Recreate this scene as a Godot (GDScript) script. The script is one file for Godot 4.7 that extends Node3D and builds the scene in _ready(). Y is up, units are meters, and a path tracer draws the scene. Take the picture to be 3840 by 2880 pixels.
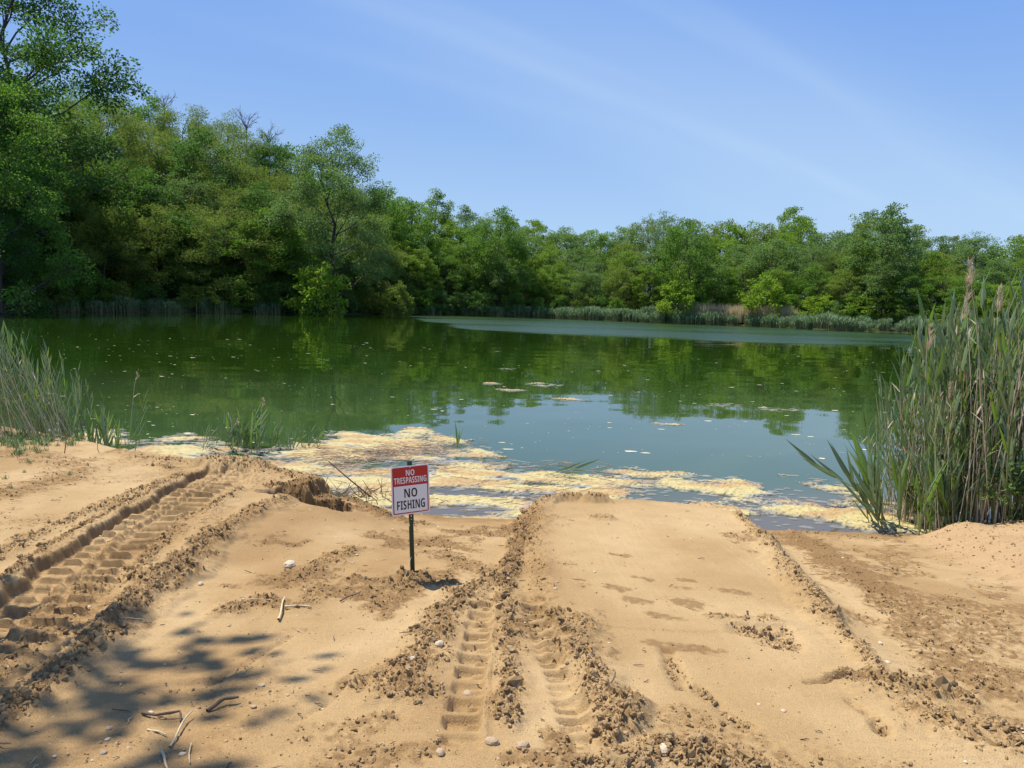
extends Node3D
# A flooded sand pit: churned sand in front, algae scum at the water's edge, wooded banks behind.
# World: metres, y up, water level y = 0. "d" is the distance in front of the viewer (d = -z).

const EYE := 2.6
var rng := RandomNumberGenerator.new()
var taken := {}
var nz := {}

# ---------------------------------------------------------------- small helpers
func noise(key: String, freq: float, octaves := 3, kind := FastNoiseLite.TYPE_SIMPLEX_SMOOTH) -> FastNoiseLite:
	if not nz.has(key):
		var n := FastNoiseLite.new()
		n.seed = key.hash() % 9973
		n.noise_type = kind
		n.frequency = freq
		n.fractal_type = FastNoiseLite.FRACTAL_FBM if octaves > 1 else FastNoiseLite.FRACTAL_NONE
		n.fractal_octaves = octaves
		if kind == FastNoiseLite.TYPE_CELLULAR:
			n.cellular_return_type = FastNoiseLite.RETURN_DISTANCE
		nz[key] = n
	return nz[key]

func numbered(called: String) -> String:
	var k: int = taken.get(called, 0)
	taken[called] = k + 1
	return called if k == 0 else "%s_%03d" % [called, k]

func tag(o: Node, label := "", category := "", group := "", kind := "") -> Node:
	if label: o.set_meta("label", label)
	if category: o.set_meta("category", category)
	if group: o.set_meta("group", group)
	if kind: o.set_meta("kind", kind)
	return o

func thing(called: String, at: Vector3, label: String, category: String, group := "") -> Node3D:
	var o := Node3D.new()
	o.name = numbered(called)
	add_child(o)
	o.position = at
	tag(o, label, category, group)
	return o

func part(called: String, m: Mesh, mat: Material, parent: Node) -> MeshInstance3D:
	var o := MeshInstance3D.new()
	o.name = numbered(called) if parent == self else called
	o.mesh = m
	o.material_override = mat
	parent.add_child(o, true)
	return o

func copy_of(proto: Node3D, called: String, at: Vector3, label: String, category: String, group: String) -> Node3D:
	var c: Node3D = proto.duplicate()
	c.name = numbered(called)
	add_child(c)
	c.position = at
	tag(c, label, category, group)
	return c

func lin(r: float, g: float, b: float) -> Color:
	return Color(r, g, b).linear_to_srgb()

func mat(c: Color, rough := 0.9, vertex := false, back := 0.0, spec := 0.5) -> StandardMaterial3D:
	var m := StandardMaterial3D.new()
	m.albedo_color = c
	m.roughness = rough
	m.metallic_specular = spec
	m.vertex_color_use_as_albedo = vertex
	m.cull_mode = BaseMaterial3D.CULL_DISABLED
	if back > 0.0:
		m.backlight_enabled = true
		m.backlight = Color(back, back, back)
	return m

class Buf:
	var v := PackedVector3Array()
	var n := PackedVector3Array()
	var c := PackedColorArray()
	var u := PackedVector2Array()
	var i := PackedInt32Array()
	func mesh() -> ArrayMesh:
		var a := []
		a.resize(Mesh.ARRAY_MAX)
		a[Mesh.ARRAY_VERTEX] = v
		if n.size() == v.size(): a[Mesh.ARRAY_NORMAL] = n
		if c.size() == v.size(): a[Mesh.ARRAY_COLOR] = c
		if u.size() == v.size(): a[Mesh.ARRAY_TEX_UV] = u
		if i.size() > 0: a[Mesh.ARRAY_INDEX] = i
		var m := ArrayMesh.new()
		if v.size() > 2: m.add_surface_from_arrays(Mesh.PRIMITIVE_TRIANGLES, a)
		return m

func tube(b: Buf, pts: PackedVector3Array, radii: PackedFloat32Array, sides := 5, col := Color.WHITE) -> void:
	var start := b.v.size()
	var last := pts.size() - 1
	var side := Vector3.ZERO
	for k in pts.size():
		var t := (pts[mini(k + 1, last)] - pts[maxi(k - 1, 0)]).normalized()
		if side == Vector3.ZERO:
			side = t.cross(Vector3.RIGHT if absf(t.x) < 0.8 else Vector3.UP).normalized()
		side = (side - t * side.dot(t)).normalized()
		var up := t.cross(side)
		for s in sides:
			var a := TAU * s / sides
			var o := side * cos(a) + up * sin(a)
			b.v.append(pts[k] + o * radii[k])
			b.n.append(o)
			b.c.append(col)
	for k in last:
		for s in sides:
			var p := start + k * sides + s
			var q := start + k * sides + (s + 1) % sides
			b.i.append_array(PackedInt32Array([p, p + sides, q, q, p + sides, q + sides]))
	# closed end
	var tip := b.v.size()
	b.v.append(pts[last]); b.n.append((pts[last] - pts[last - 1]).normalized()); b.c.append(col)
	for s in sides:
		b.i.append_array(PackedInt32Array([start + last * sides + s, tip, start + last * sides + (s + 1) % sides]))

func at_table(t: PackedVector2Array, x: float) -> float:
	if x <= t[0].x: return t[0].y
	for k in range(1, t.size()):
		if x <= t[k].x:
			return lerpf(t[k - 1].y, t[k].y, (x - t[k - 1].x) / (t[k].x - t[k - 1].x))
	return t[t.size() - 1].y

func table(a: Array) -> PackedVector2Array:
	var p := PackedVector2Array()
	for k in range(0, a.size(), 2): p.append(Vector2(a[k], a[k + 1]))
	return p

func poly_distance(p: PackedVector2Array, q: Vector2) -> float:   # negative inside
	var best := 1e9
	var inside := false
	var m := p.size()
	for k in m:
		var a := p[k]
		var b := p[(k + 1) % m]
		var e := b - a
		var w := q - a
		var f := w - e * clampf(w.dot(e) / e.length_squared(), 0.0, 1.0)
		best = minf(best, f.length_squared())
		if (a.y > q.y) != (b.y > q.y) and q.x < a.x + e.x * (q.y - a.y) / e.y:
			inside = not inside
	return -sqrt(best) if inside else sqrt(best)

func lump(seed_: int, subdiv := 1, rough := 0.28) -> ArrayMesh:   # an irregular pebble or clod, radius about 1
	var sp := SphereMesh.new()
	sp.radius = 1.0; sp.height = 2.0
	sp.radial_segments = 6 + 3 * subdiv; sp.rings = 3 + subdiv
	var arr := sp.get_mesh_arrays()
	var v: PackedVector3Array = arr[Mesh.ARRAY_VERTEX]
	var n := FastNoiseLite.new()
	n.seed = seed_; n.frequency = 0.9
	for k in v.size():
		v[k] *= 1.0 + rough * (n.get_noise_3dv(v[k]) * 1.6 + n.get_noise_3dv(v[k] * 2.7) * 0.8)
	arr[Mesh.ARRAY_VERTEX] = v
	var st := SurfaceTool.new()
	st.create_from_arrays(arr)
	st.set_smooth_group(-1)
	var m := ArrayMesh.new()
	arr[Mesh.ARRAY_NORMAL] = null; arr[Mesh.ARRAY_TANGENT] = null; arr[Mesh.ARRAY_TEX_UV] = null
	m.add_surface_from_arrays(Mesh.PRIMITIVE_TRIANGLES, arr)
	return m

func scatter(called: String, m: Mesh, material: Material, places: Array, tints: PackedColorArray) -> MultiMeshInstance3D:
	var mm := MultiMesh.new()
	mm.transform_format = MultiMesh.TRANSFORM_3D
	mm.use_colors = tints.size() > 0
	mm.mesh = m
	mm.instance_count = places.size()
	for k in places.size():
		mm.set_instance_transform(k, places[k])
		if tints.size() > 0: mm.set_instance_color(k, tints[k])
	var o := MultiMeshInstance3D.new()
	o.name = numbered(called)
	o.multimesh = mm
	o.material_override = material
	add_child(o)
	return o

# ---------------------------------------------------------------- the shape of the land
var far_shore := table([-74, 66, -60.7, 90.9, -49.9, 102.5, -34.1, 111.4, -22.5, 138, -12, 149.5, -0.4, 150.5, 8, 148.5, 23.2, 133, 37.6, 127.5, 46.8, 113, 56.9, 106, 60, 88, 68, 64])
var near_shore := table([60, 40, 35, 18, 12, 10.6, 6.4, 9.4, 4.5, 8.7, 3.2, 8.75, 1.6, 9.4, -0.2, 8.85, -1.4, 9.2, -2.2, 9.6, -4, 10, -5.2, 10.3, -6.4, 11.3, -8, 12.2, -12, 14, -30, 20, -60, 38])
var lake := PackedVector2Array()
var skyline := table([-0.827, 0.32, -0.712, 0.29, -0.655, 0.263, -0.597, 0.253, -0.515, 0.253, -0.463, 0.237, -0.411, 0.222, -0.376, 0.208, -0.329, 0.198, -0.294, 0.182, -0.247, 0.163, -0.199, 0.147, -0.14, 0.143, -0.105, 0.127, -0.069, 0.11, -0.045, 0.105, -0.025, 0.12, -0.003, 0.103, 0.074, 0.095, 0.098, 0.089, 0.133, 0.092, 0.157, 0.102, 0.18, 0.12, 0.215, 0.115, 0.24, 0.104, 0.31, 0.122, 0.381, 0.123, 0.405, 0.112, 0.434, 0.118, 0.463, 0.131, 0.493, 0.131, 0.536, 0.106, 0.583, 0.109, 0.65, 0.104, 0.761, 0.113, 0.936, 0.129])
var hill_share := table([-0.5, 0.5, -0.25, 0.45, -0.1, 0.34, 0.05, 0.2, 0.2, 0.16])

var floor_t := table([0, 1.0, 2.5, 0.93, 5.4, 0.65, 7.5, 0.32, 9.1, 0.0, 11, -0.45, 14, -0.6])
var shelf_t := table([0, 1.0, 2.5, 0.95, 5.4, 0.74, 7.5, 0.62, 9.0, 0.53, 12, 0.4])
var lane_t := table([0, 1.0, 2.5, 0.93, 5.4, 0.68, 7.5, 0.44, 9.0, 0.27, 12, 0.1])
var right_t := table([0, 1.0, 2.5, 0.92, 5.4, 0.6, 7.5, 0.27, 8.9, 0.0, 11, -0.45, 14, -0.6])
var shelf_end := table([-9, 12.6, -7.5, 11.9, -6.4, 11.2, -5.2, 10.2, -4.4, 9.75, -3.6, 9.55, -2.9, 9.15, -2.4, 8.7, -1.9, 8.25])
var lane_end := table([0.3, 8.6, 0.6, 9.0, 1.1, 9.2, 1.7, 9.15, 2.2, 8.95, 2.6, 8.5])
var shelf_x := table([2.5, -2.0, 4.6, -2.15, 6.2, -2.2, 8, -2.08, 8.6, -1.95])
var lane_x := table([2.5, 0.6, 2.9, 0.55, 3.7, 0.5, 4.4, 0.4, 5.4, 0.31, 6.9, 0.36, 8.6, 0.38])
var right_x := table([2.6, 2.02, 3.0, 1.97, 3.6, 1.86, 4.4, 1.94, 5.6, 2.1, 7, 2.38, 8.1, 2.52, 9.1, 2.6])
var heap_x := table([4.6, 3.9, 5.4, 3.75, 6.2, 3.85, 7.2, 4.05, 8, 4.25, 8.8, 4.7])

func land(x: float, d: float) -> float:   # the graded sand without its tracks
	var cut := lerpf(0.10, 0.55, smoothstep(4.6, 6.6, d))
	cut = lerpf(cut, 0.05, smoothstep(7.35, 7.9, d))
	var wl := 1.0 - smoothstep(-cut, cut, x - at_table(shelf_x, d) - 0.05 * noise("cut_edge", 2.5, 3).get_noise_2d(x, d) * smoothstep(7.0, 7.8, d) * 3.0)
	var lx := at_table(lane_x, d)
	var wn := smoothstep(lx - 0.26, lx, x)
	var rx := at_table(right_x, d)
	var wr := smoothstep(rx - 0.03, rx + 0.3, x)
	var h := at_table(floor_t, d)
	if x < -0.6 and d > 5.0: h += 0.24 * smoothstep(-0.7, -2.1, x) * smoothstep(5.2, 8.0, d) * (1.0 - smoothstep(8.5, 9.7, d))
	if wn > 0.0:
		var e := at_table(lane_end, x)
		h = lerpf(h, lerpf(at_table(lane_t, d), -0.5, smoothstep(e, e + 0.75, d)), wn)
	if wr > 0.0:
		h = lerpf(h, at_table(right_t, d), wr)
		if x > 3.4:
			var t := smoothstep(0.0, 0.75, x - at_table(heap_x, d)) * (1.0 - smoothstep(8.3, 9.15, d)) * smoothstep(4.3, 6.0, d)
			h += t * (0.21 + 0.08 * noise("heap", 0.9, 2).get_noise_2d(x, d))
	if wl > 0.0:
		var e := at_table(shelf_end, x)
		h = lerpf(h, lerpf(at_table(shelf_t, d), -0.5, smoothstep(e, e + 0.5, d)), wl)
	return h

func ground(x: float, d: float) -> float:   # everything beyond the sand
	var s := poly_distance(lake, Vector2(x, d))
	var n := noise("ground", 0.02, 3).get_noise_2d(x, d)
	if s < 0.0:
		return -0.9 * smoothstep(0.0, 4.0, -s)
	if d > 30.0 or absf(x) > 70.0:
		var az := clampf(x / maxf(d, 20.0), -0.9, 0.9)
		var top := 2.6 + d * at_table(skyline, az)
		return 0.5 * smoothstep(0.0, 2.5, s) + at_table(hill_share, az) * top * smoothstep(1.0, 48.0, s) * smoothstep(30.0, 60.0, maxf(d, absf(x) - 20.0)) + n * 1.2 * smoothstep(3.0, 20.0, s)
	return minf(0.95, 0.3 + 0.25 * s) + n * 0.3 * smoothstep(6.0, 20.0, s)

# ---------------------------------------------------------------- sand with tracks, clods and stains
const CELL := 0.02
const RX0 := -9.0
const RD0 := 1.0
const RW := 900
const RH := 580
var lay_h := PackedFloat32Array()
var lay_c := PackedFloat32Array()
var lay_d := PackedFloat32Array()

func stroke(pts: Array, wide: float, height: float, clod: float, dark: float, edge := 0.15) -> void:
	wide *= 1.18
	var p := table(pts)
	var wob := noise("wobble", 2.3, 3)
	for k in p.size() - 1:
		var a := p[k]
		var b := p[k + 1]
		var lo := a.min(b) - Vector2(wide, wide) * 1.5
		var hi := a.max(b) + Vector2(wide, wide) * 1.5
		var e := b - a
		for j in range(maxi(0, int((lo.y - RD0) / CELL)), mini(RH, int((hi.y - RD0) / CELL) + 1)):
			for i in range(maxi(0, int((lo.x - RX0) / CELL)), mini(RW, int((hi.x - RX0) / CELL) + 1)):
				var q := Vector2(RX0 + i * CELL, RD0 + j * CELL)
				var t := clampf((q - a).dot(e) / maxf(e.length_squared(), 1e-6), 0.0, 1.0)
				var r := q.distance_to(a + e * t) / wide + 0.55 * wob.get_noise_2d(q.x * 1.6, q.y * 1.1)
				if r >= 1.0: continue
				var f := 1.0 - smoothstep(edge, 1.0, r)
				var at := j * RW + i
				if absf(height) > 0.0:
					var bump := height * cos(clampf(r, 0.0, 1.0) * PI / 2.0)
					lay_h[at] = maxf(lay_h[at], bump) if height > 0.0 else minf(lay_h[at], bump)
				lay_c[at] = maxf(lay_c[at], clod * f)
				lay_d[at] = maxf(lay_d[at], dark * f)

func layer(l: PackedFloat32Array, x: float, d: float) -> float:
	var fx := (x - RX0) / CELL
	var fd := (d - RD0) / CELL
	var i := int(fx)
	var j := int(fd)
	if i < 0 or j < 0 or i >= RW - 1 or j >= RH - 1: return 0.0
	fx -= i; fd -= j
	var o := j * RW + i
	return lerpf(lerpf(l[o], l[o + 1], fx), lerpf(l[o + RW], l[o + RW + 1], fx), fd)

var t1_wall := table([2.6, -2.45, 3.4, -2.72, 4.35, -2.97, 5.35, -3.21, 6.2, -3.36, 6.94, -3.44, 8.3, -3.57, 9.1, -3.62])
var t1_mid := table([2.6, -2.2, 3.56, -2.47, 4.5, -2.72, 4.9, -2.84, 5.38, -2.96, 6.4, -3.14, 7.9, -3.31, 9.1, -3.4])
var t1_right := table([2.6, -1.95, 3.69, -2.24, 4.35, -2.4, 5.1, -2.6, 6.1, -2.79, 7.1, -2.9, 8.24, -3.04, 9.1, -3.12])

func bar(d: float, period: float, width: float) -> float:
	var f := fposmod(d, period) - period * 0.5
	var w := width * (1.15 if f > 0.0 else 0.55)
	return clampf(1.35 * exp(-f * f / (w * w)), 0.0, 1.0)

func build_sand() -> void:
	lay_h.resize(RW * RH); lay_c.resize(RW * RH); lay_d.resize(RW * RH)
	# loose ridges thrown up beside the tracks
	stroke([-2.0, 2.6, -2.03, 3.3, -2.07, 3.9, -2.17, 4.6], 0.15, 0.05, 1.0, 0.55)
	stroke([-2.17, 4.6, -2.26, 5.3, -2.36, 6.2], 0.17, 0.055, 1.0, 0.6)
	stroke([-2.36, 6.2, -2.3, 6.9, -2.2, 7.7], 0.14, 0.045, 0.8, 0.45)
	stroke([-2.45, 4.9, -2.62, 5.6, -2.75, 6.2], 0.15, 0.025, 0.85, 0.5)
	stroke([-2.35, 3.4, -2.5, 4.2, -2.62, 4.8], 0.2, 0.02, 0.6, 0.5)
	stroke([-2.85, 6.6, -2.75, 7.2, -2.8, 7.7], 0.13, 0.03, 0.9, 0.4)
	stroke([-2.2, 8.1, -1.98, 8.0, -1.85, 7.8], 0.26, 0.03, 1.0, 0.95)
	stroke([-2.35, 7.85, -2.0, 7.72, -1.8, 7.75], 0.2, -0.2, 1.0, 1.0, 0.6)
	stroke([-2.3, 8.05, -1.95, 8.0], 0.3, 0.0, 1.0, 1.0, 0.5)  # no relief here, only a darker colour over the notch
	stroke([-1.75, 8.3, -1.3, 7.9, -0.95, 7.75], 0.2, 0.04, 0.95, 0.9)
	stroke([-3.62, 9.25, -3.35, 9.2, -3.0, 8.95], 0.26, 0.12, 1.0, 0.3)
	stroke([-5.2, 9.9, -4.4, 9.5, -3.9, 9.35], 0.2, 0.05, 0.9, 0.35)
	stroke([-3.2, 9.1, -2.6, 8.75, -2.1, 8.25], 0.26, 0.05, 0.9, 0.25)
	stroke([-2.75, 2.9, -3.08, 4.4, -3.38, 5.6, -3.52, 6.6, -3.66, 8.4], 0.07, 0.012, 1.0, 0.55)
	stroke([-3.0, 2.9, -3.4, 4.4, -3.62, 5.6, -3.72, 7.0, -3.75, 8.6], 0.13, 0.014, 0.95, 0.3)
	# centre track and the banks of crumbs round it
	stroke([-0.42, 3.2, -0.40, 4.0, -0.3, 4.7, -0.15, 5.1], 0.17, 0.035, 1.0, 0.55)
	stroke([0.02, 3.0, 0.03, 4.0, 0.0, 5.0, 0.05, 6.2, 0.12, 7.4, 0.1, 8.5], 0.10, 0.03, 1.0, 0.45)
	stroke([0.0, 5.0, 0.1, 6.5, 0.16, 8.0], 0.13, 0.02, 1.0, 0.75)
	stroke([0.12, 6.2, 0.25, 7.6, 0.3, 8.7], 0.17, 0.05, 0.85, 0.3)
	stroke([0.44, 2.9, 0.42, 3.5, 0.32, 4.2], 0.14, 0.05, 1.0, 0.4)
	stroke([0.24, 5.0, 0.22, 5.9, 0.24, 6.8], 0.12, 0.02, 0.6, 0.25)
	stroke([0.5, 2.95, 0.52, 3.15], 0.11, 0.07, 1.0, 0.6)
	stroke([0.2, 2.5, 0.6, 2.75, 0.9, 2.65], 0.2, 0.03, 1.0, 0.5)
	stroke([0.3, 4.35, 0.4, 4.25, 0.46, 4.1], 0.1, 0.045, 0.9, 0.3)
	stroke([0.2, 8.55, 0.34, 8.75, 0.6, 9.0, 0.8, 9.05], 0.13, 0.08, 1.0, 0.35)
	stroke([0.95, 8.95, 1.15, 9.0], 0.12, 0.10, 1.0, 0.3)
	stroke([0.9, 7.7, 1.02, 7.7], 0.09, 0.04, 0.8, 0.35)
	# right hand ridge, dark band and the heap
	stroke([2.56, 8.3, 2.44, 7.5, 2.36, 6.9], 0.11, 0.03, 0.9, 0.25)
	stroke([2.36, 6.9, 2.16, 5.8, 2.02, 5.0, 1.94, 4.4], 0.12, 0.055, 1.0, 0.22)
	stroke([1.94, 4.4, 1.9, 4.0, 1.86, 3.65], 0.08, 0.03, 0.9, 0.3)
	stroke([1.75, 3.5, 1.9, 3.42, 2.1, 3.4], 0.16, 0.04, 1.0, 0.55)
	stroke([1.9, 3.1, 2.2, 2.95, 2.6, 2.9], 0.28, 0.02, 0.8, 0.4)
	stroke([3.2, 8.35, 2.98, 7.2, 2.85, 6.2, 2.7, 5.4], 0.3, 0.012, 0.45, 0.95, 0.2)
	stroke([2.75, 5.6, 2.6, 4.7, 2.45, 4.0, 2.35, 3.5], 0.3, 0.012, 0.55, 0.7, 0.1)
	stroke([3.3, 8.6, 3.7, 8.3, 4.1, 7.9], 0.22, 0.03, 0.7, 0.55)
	stroke([4.7, 5.0, 4.75, 6.5, 5.0, 8.0], 0.85, 0.0, 0.5, 0.0, 0.6)
	stroke([5.9, 4.6, 6.0, 6.5, 6.2, 8.3], 0.95, 0.0, 0.5, 0.0, 0.6)
	stroke([1.38, 4.25, 1.55, 4.22, 1.5, 4.05], 0.13, -0.035, 1.0, 0.12)
	stroke([1.25, 4.45, 1.6, 4.42], 0.07, 0.012, 0.9, 0.12)
	# scuffed and stained patches
	stroke([-0.65, 3.33, -0.52, 3.55], 0.12, 0.012, 0.8, 0.45)
	stroke([-1.62, 4.36, -1.5, 4.55, -1.25, 4.45], 0.14, 0.022, 0.85, 0.6)
	stroke([-1.42, 4.95, -1.36, 5.5, -1.25, 6.1], 0.16, 0.015, 0.7, 0.55)
	stroke([-1.2, 4.7, -1.3, 5.1], 0.14, 0.012, 0.6, 0.5)
	stroke([-1.05, 5.1, -0.7, 5.02, -0.4, 5.1], 0.12, 0.02, 0.9, 0.75)
	stroke([-0.72, 5.14, -0.56, 5.12], 0.10, 0.06, 1.0, 0.8)
	stroke([-0.6, 6.2, -0.3, 5.7, -0.1, 5.4], 0.22, 0.006, 0.55, 0.6, 0.2)
	stroke([-0.9, 7.1, -0.5, 6.6], 0.25, 0.0, 0.3, 0.25, 0.1)
	stroke([-4.9, 8.6, -4.8, 7.7, -4.9, 6.9], 0.45, 0.012, 0.55, 0.55, 0.1)
	stroke([-6.6, 9.9, -5.6, 9.3, -5.1, 8.9], 0.5, 0.02, 0.55, 0.5, 0.1)
	stroke([-4.25, 9.1, -4.05, 9.0], 0.13, 0.02, 0.9, 0.6)
	stroke([-3.2, 7.7, -3.0, 8.4, -2.5, 8.2], 0.42, 0.0, 0.0, 0.42, 0.1)
	stroke([-3.9, 8.8, -4.3, 8.3], 0.36, 0.0, 0.0, 0.35, 0.2)
	for s in [[1.54, 4.97, 0.09], [1.14, 4.73, 0.13], [0.85, 4.74, 0.08], [1.06, 3.9, 0.09], [0.88, 3.94, 0.1], [0.97, 5.26, 0.07], [0.97, 4.44, 0.09], [0.74, 5.0, 0.08], [1.26, 5.23, 0.06], [0.87, 5.98, 0.08], [1.2, 5.05, 0.06], [2.95, 5.2, 0.2], [3.55, 4.9, 0.3], [2.8, 7.5, 0.14]]:
		stroke([s[0] - s[2] * 0.6, s[1] + s[2] * 0.3, s[0] + s[2] * 0.6, s[1] - s[2] * 0.3], s[2], 0.0, 0.06, 0.72, 0.15)
	stroke([0.85, 3.85, 0.83, 3.6, 0.82, 3.4], 0.045, -0.03, 0.9, 0.4)
	stroke([0.9, 3.4, 0.95, 3.2, 1.0, 3.0], 0.05, -0.015, 0.7, 0.35)
	stroke([0.8, 3.1, 0.95, 2.85, 1.1, 2.6], 0.16, 0.0, 0.5, 0.4, 0.1)
	stroke([1.3, 2.75, 1.5, 2.6], 0.2, 0.0, 0.35, 0.3, 0.1)
	stroke([1.45, 3.5, 1.62, 3.55, 1.75, 3.58], 0.022, -0.03, 0.5, 0.5)
	stroke([1.56, 3.3, 1.6, 3.12, 1.56, 2.98], 0.03, -0.03, 0.7, 0.5)
	stroke([-1.33, 3.3, -1.24, 3.6, -1.16, 3.95], 0.02, -0.02, 0.5, 0.4)
	stroke([-0.85, 2.95, -0.75, 3.15, -0.72, 3.4], 0.016, -0.014, 0.4, 0.35)

	var scuff := noise("scuff", 0.9, 4)
	var scuff2 := noise("scuff2", 2.6, 4)
	for j in RH:
		var qd := RD0 + j * CELL
		for i in RW:
			var qx := RX0 + i * CELL
			var zone := 0.45
			if qx > 0.6 and qx < 2.0 and qd > 3.2: zone = 0.0
			elif qx > -2.0 and qx < 0.3: zone = lerpf(0.35, 1.0, maxf(smoothstep(3.7, 4.4, qd), smoothstep(-0.9, -0.3, qx)))
			elif qx >= 2.0 and qx < 4.0: zone = 0.75
			if zone <= 0.0: continue
			var f := smoothstep(-0.02, 0.42, scuff.get_noise_2d(qx * 1.1, qd * 0.8) + 0.45 * scuff2.get_noise_2d(qx * 1.4, qd))
			if f <= 0.0: continue
			var o := j * RW + i
			lay_c[o] = maxf(lay_c[o], f * zone * 0.55)
			lay_d[o] = maxf(lay_d[o], f * zone * 0.72)
	var xs := PackedFloat32Array()
	var x := -9.0
	while x < 9.0:
		xs.append(x)
		x += 0.0135 if absf(x + 0.35) < 3.9 else 0.045
	var ds := PackedFloat32Array()
	var d := -2.5
	while d < 12.8:
		ds.append(d)
		d += 0.1 if d < 2.2 else (0.0115 if d < 6.0 else (0.013 if d < 8.4 else (0.022 if d < 10.0 else 0.05)))
	sand_x = xs; sand_d = ds
	var nx := xs.size()
	var nd := ds.size()
	var b := Buf.new()
	b.v.resize(nx * nd); b.n.resize(nx * nd); b.c.resize(nx * nd)
	sand_h.resize(nx * nd)
	var big := noise("sand_big", 0.55, 3)
	var mid := noise("sand_mid", 3.0, 4)
	var lumps := noise("sand_lumps", 17.0, 4)
	var crumbs := noise("sand_crumbs", 42.0, 3)
	var drag := noise("sand_drag", 2.2, 3)
	var patch := noise("sand_patch", 0.8, 4)
	var fleck := noise("sand_fleck", 18.0, 3)
	for j in nd:
		var dd := ds[j]
		var xw := at_table(t1_wall, dd)
		var xm := at_table(t1_mid, dd)
		var xr := at_table(t1_right, dd)
		var in1 := smoothstep(2.4, 3.2, dd) * (1.0 - smoothstep(8.9, 9.15, dd))
		var fresh1 := lerpf(0.45, 1.0, smoothstep(3.0, 4.3, dd))
		var b1 := bar(dd, 0.205, 0.0155)
		var h1 := bar(dd + 0.1025, 0.205, 0.018)
		var in3 := smoothstep(2.62, 3.1, dd) * (1.0 - smoothstep(4.5, 5.1, dd)) * clampf(0.85 + 0.9 * big.get_noise_2d(3.0, dd * 4.0), 0.6, 1.0)
		var b3 := bar(dd, 0.175, 0.036)
		var h3 := bar(dd + 0.0875, 0.175, 0.02)
		var block := clampf(2.2 * sin(TAU * dd / 0.19) + 0.6, 0.0, 1.0)
		var lx := at_table(lane_x, dd)
		for i in nx:
			var px := xs[i]
			var h := land(px, dd)
			var clod := 0.0
			var dark := 0.0
			if dd > 1.0 and dd < 12.5:
				var w := mid.get_noise_2d(px, dd)
				h += layer(lay_h, px, dd)
				clod = layer(lay_c, px, dd)
				dark = layer(lay_d, px, dd)
				h += 0.012 * big.get_noise_2d(px, dd)
				# twin-row tread marks in the left track
				if in1 > 0.0 and px > xw - 0.2 and px < xr + 0.5:
					var u := px + 0.07 * drag.get_noise_2d(px, dd * 0.8) + 0.008 * lumps.get_noise_2d(px, dd)
					var trench := smoothstep(xw - 0.012, xw + 0.03, u) * (1.0 - smoothstep(xr - 0.02, xr + 0.22, u))
					dark = maxf(dark, 0.85 * in1 * exp(-pow((u - xw - 0.015) / 0.035, 2.0)))  # wall face coloured darker
					h -= 0.072 * trench * in1 * lerpf(0.5, 1.0, fresh1)
					var rim := exp(-pow((u - xw + 0.05) / 0.05, 2.0))
					h += 0.02 * rim * in1
					clod = maxf(clod, rim * 0.75 * in1)
					if trench > 0.3:
						var lane_a := smoothstep(xw + 0.05, xw + 0.08, u) * (1.0 - smoothstep(xm - 0.09, xm - 0.06, u))
						var lane_b := smoothstep(xm + 0.05, xm + 0.08, u) * (1.0 - smoothstep(xr - 0.06, xr - 0.02, u))
						var half_a := lane_a * (1.0 - smoothstep(xw + 0.11, xw + 0.15, u))
						var half_b := lane_b * (1.0 - smoothstep(xm + 0.11, xm + 0.15, u))
						var bars := maxf(b1 * maxf(lane_a, lane_b), 0.4 * h1 * maxf(half_a, half_b))
						h += 0.043 * bars * in1 * fresh1 * (1.0 + 0.4 * w)
						var ridge := exp(-pow((u - xm) / 0.038, 4.0))
						h += ridge * (0.014 + 0.030 * block) * in1 * fresh1
						clod = maxf(clod * (1.0 - 0.7 * bars), ridge * 0.55)
						dark = maxf(dark, maxf(0.5 * ridge, 0.40 * trench * (1.0 - bars) * in1))  # ridge and floor coloured darker than the bars, for tread contrast
				# the centre track
				if in3 > 0.0 and px > -0.36 and px < 0.46:
					var lean := (dd - 3.0) * 0.02
					var xa := -0.245 + lean
					var xb := -0.085 + lean * 0.3
					var xc := 0.235 - (dd - 3.0) * 0.085
					var xe := 0.375 - (dd - 3.0) * 0.1
					var u := px + w * 0.02
					var fa := smoothstep(xa, xa + 0.015, u) * (1.0 - smoothstep(xb - 0.012, xb, u))
					var fb := smoothstep(xc, xc + 0.02, u) * (1.0 - smoothstep(xe - 0.012, xe, u))
					var ff := maxf(fa, fb) * in3
					h -= ff * 0.046
					h += in3 * 0.042 * (maxf(fa, fb) * b3 + 0.8 * h3 * maxf(fa * smoothstep(xb - 0.09, xb - 0.06, u), fb * (1.0 - smoothstep(xc + 0.07, xc + 0.1, u))))
					clod *= 1.0 - 0.8 * ff
					dark = lerpf(dark, 0.36 * (1.0 - b3), 0.8 * ff)  # floor coloured darker between the bars, for tread contrast
					h += in3 * 0.03 * exp(-pow((u - xb - 0.012) / 0.012, 2.0))
				# crumbly edge down from the graded lane
				var edge_n := exp(-pow((px - lx + 0.12) / 0.1, 2.0)) * smoothstep(2.7, 3.4, dd) * (1.0 - smoothstep(8.8, 9.2, dd))
				clod = maxf(clod, 0.55 * edge_n)
				# fine dragged ripples on the right and in front
				var rip := smoothstep(1.2, 2.0, px) * (1.0 - smoothstep(4.6, 5.6, dd)) + 0.35 * smoothstep(-0.2, -1.2, px) * (1.0 - smoothstep(5.0, 7.5, dd))
				h += 0.0085 * minf(rip, 1.0) * drag.get_noise_2d(px * 1.6, dd * 11.0)
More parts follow.
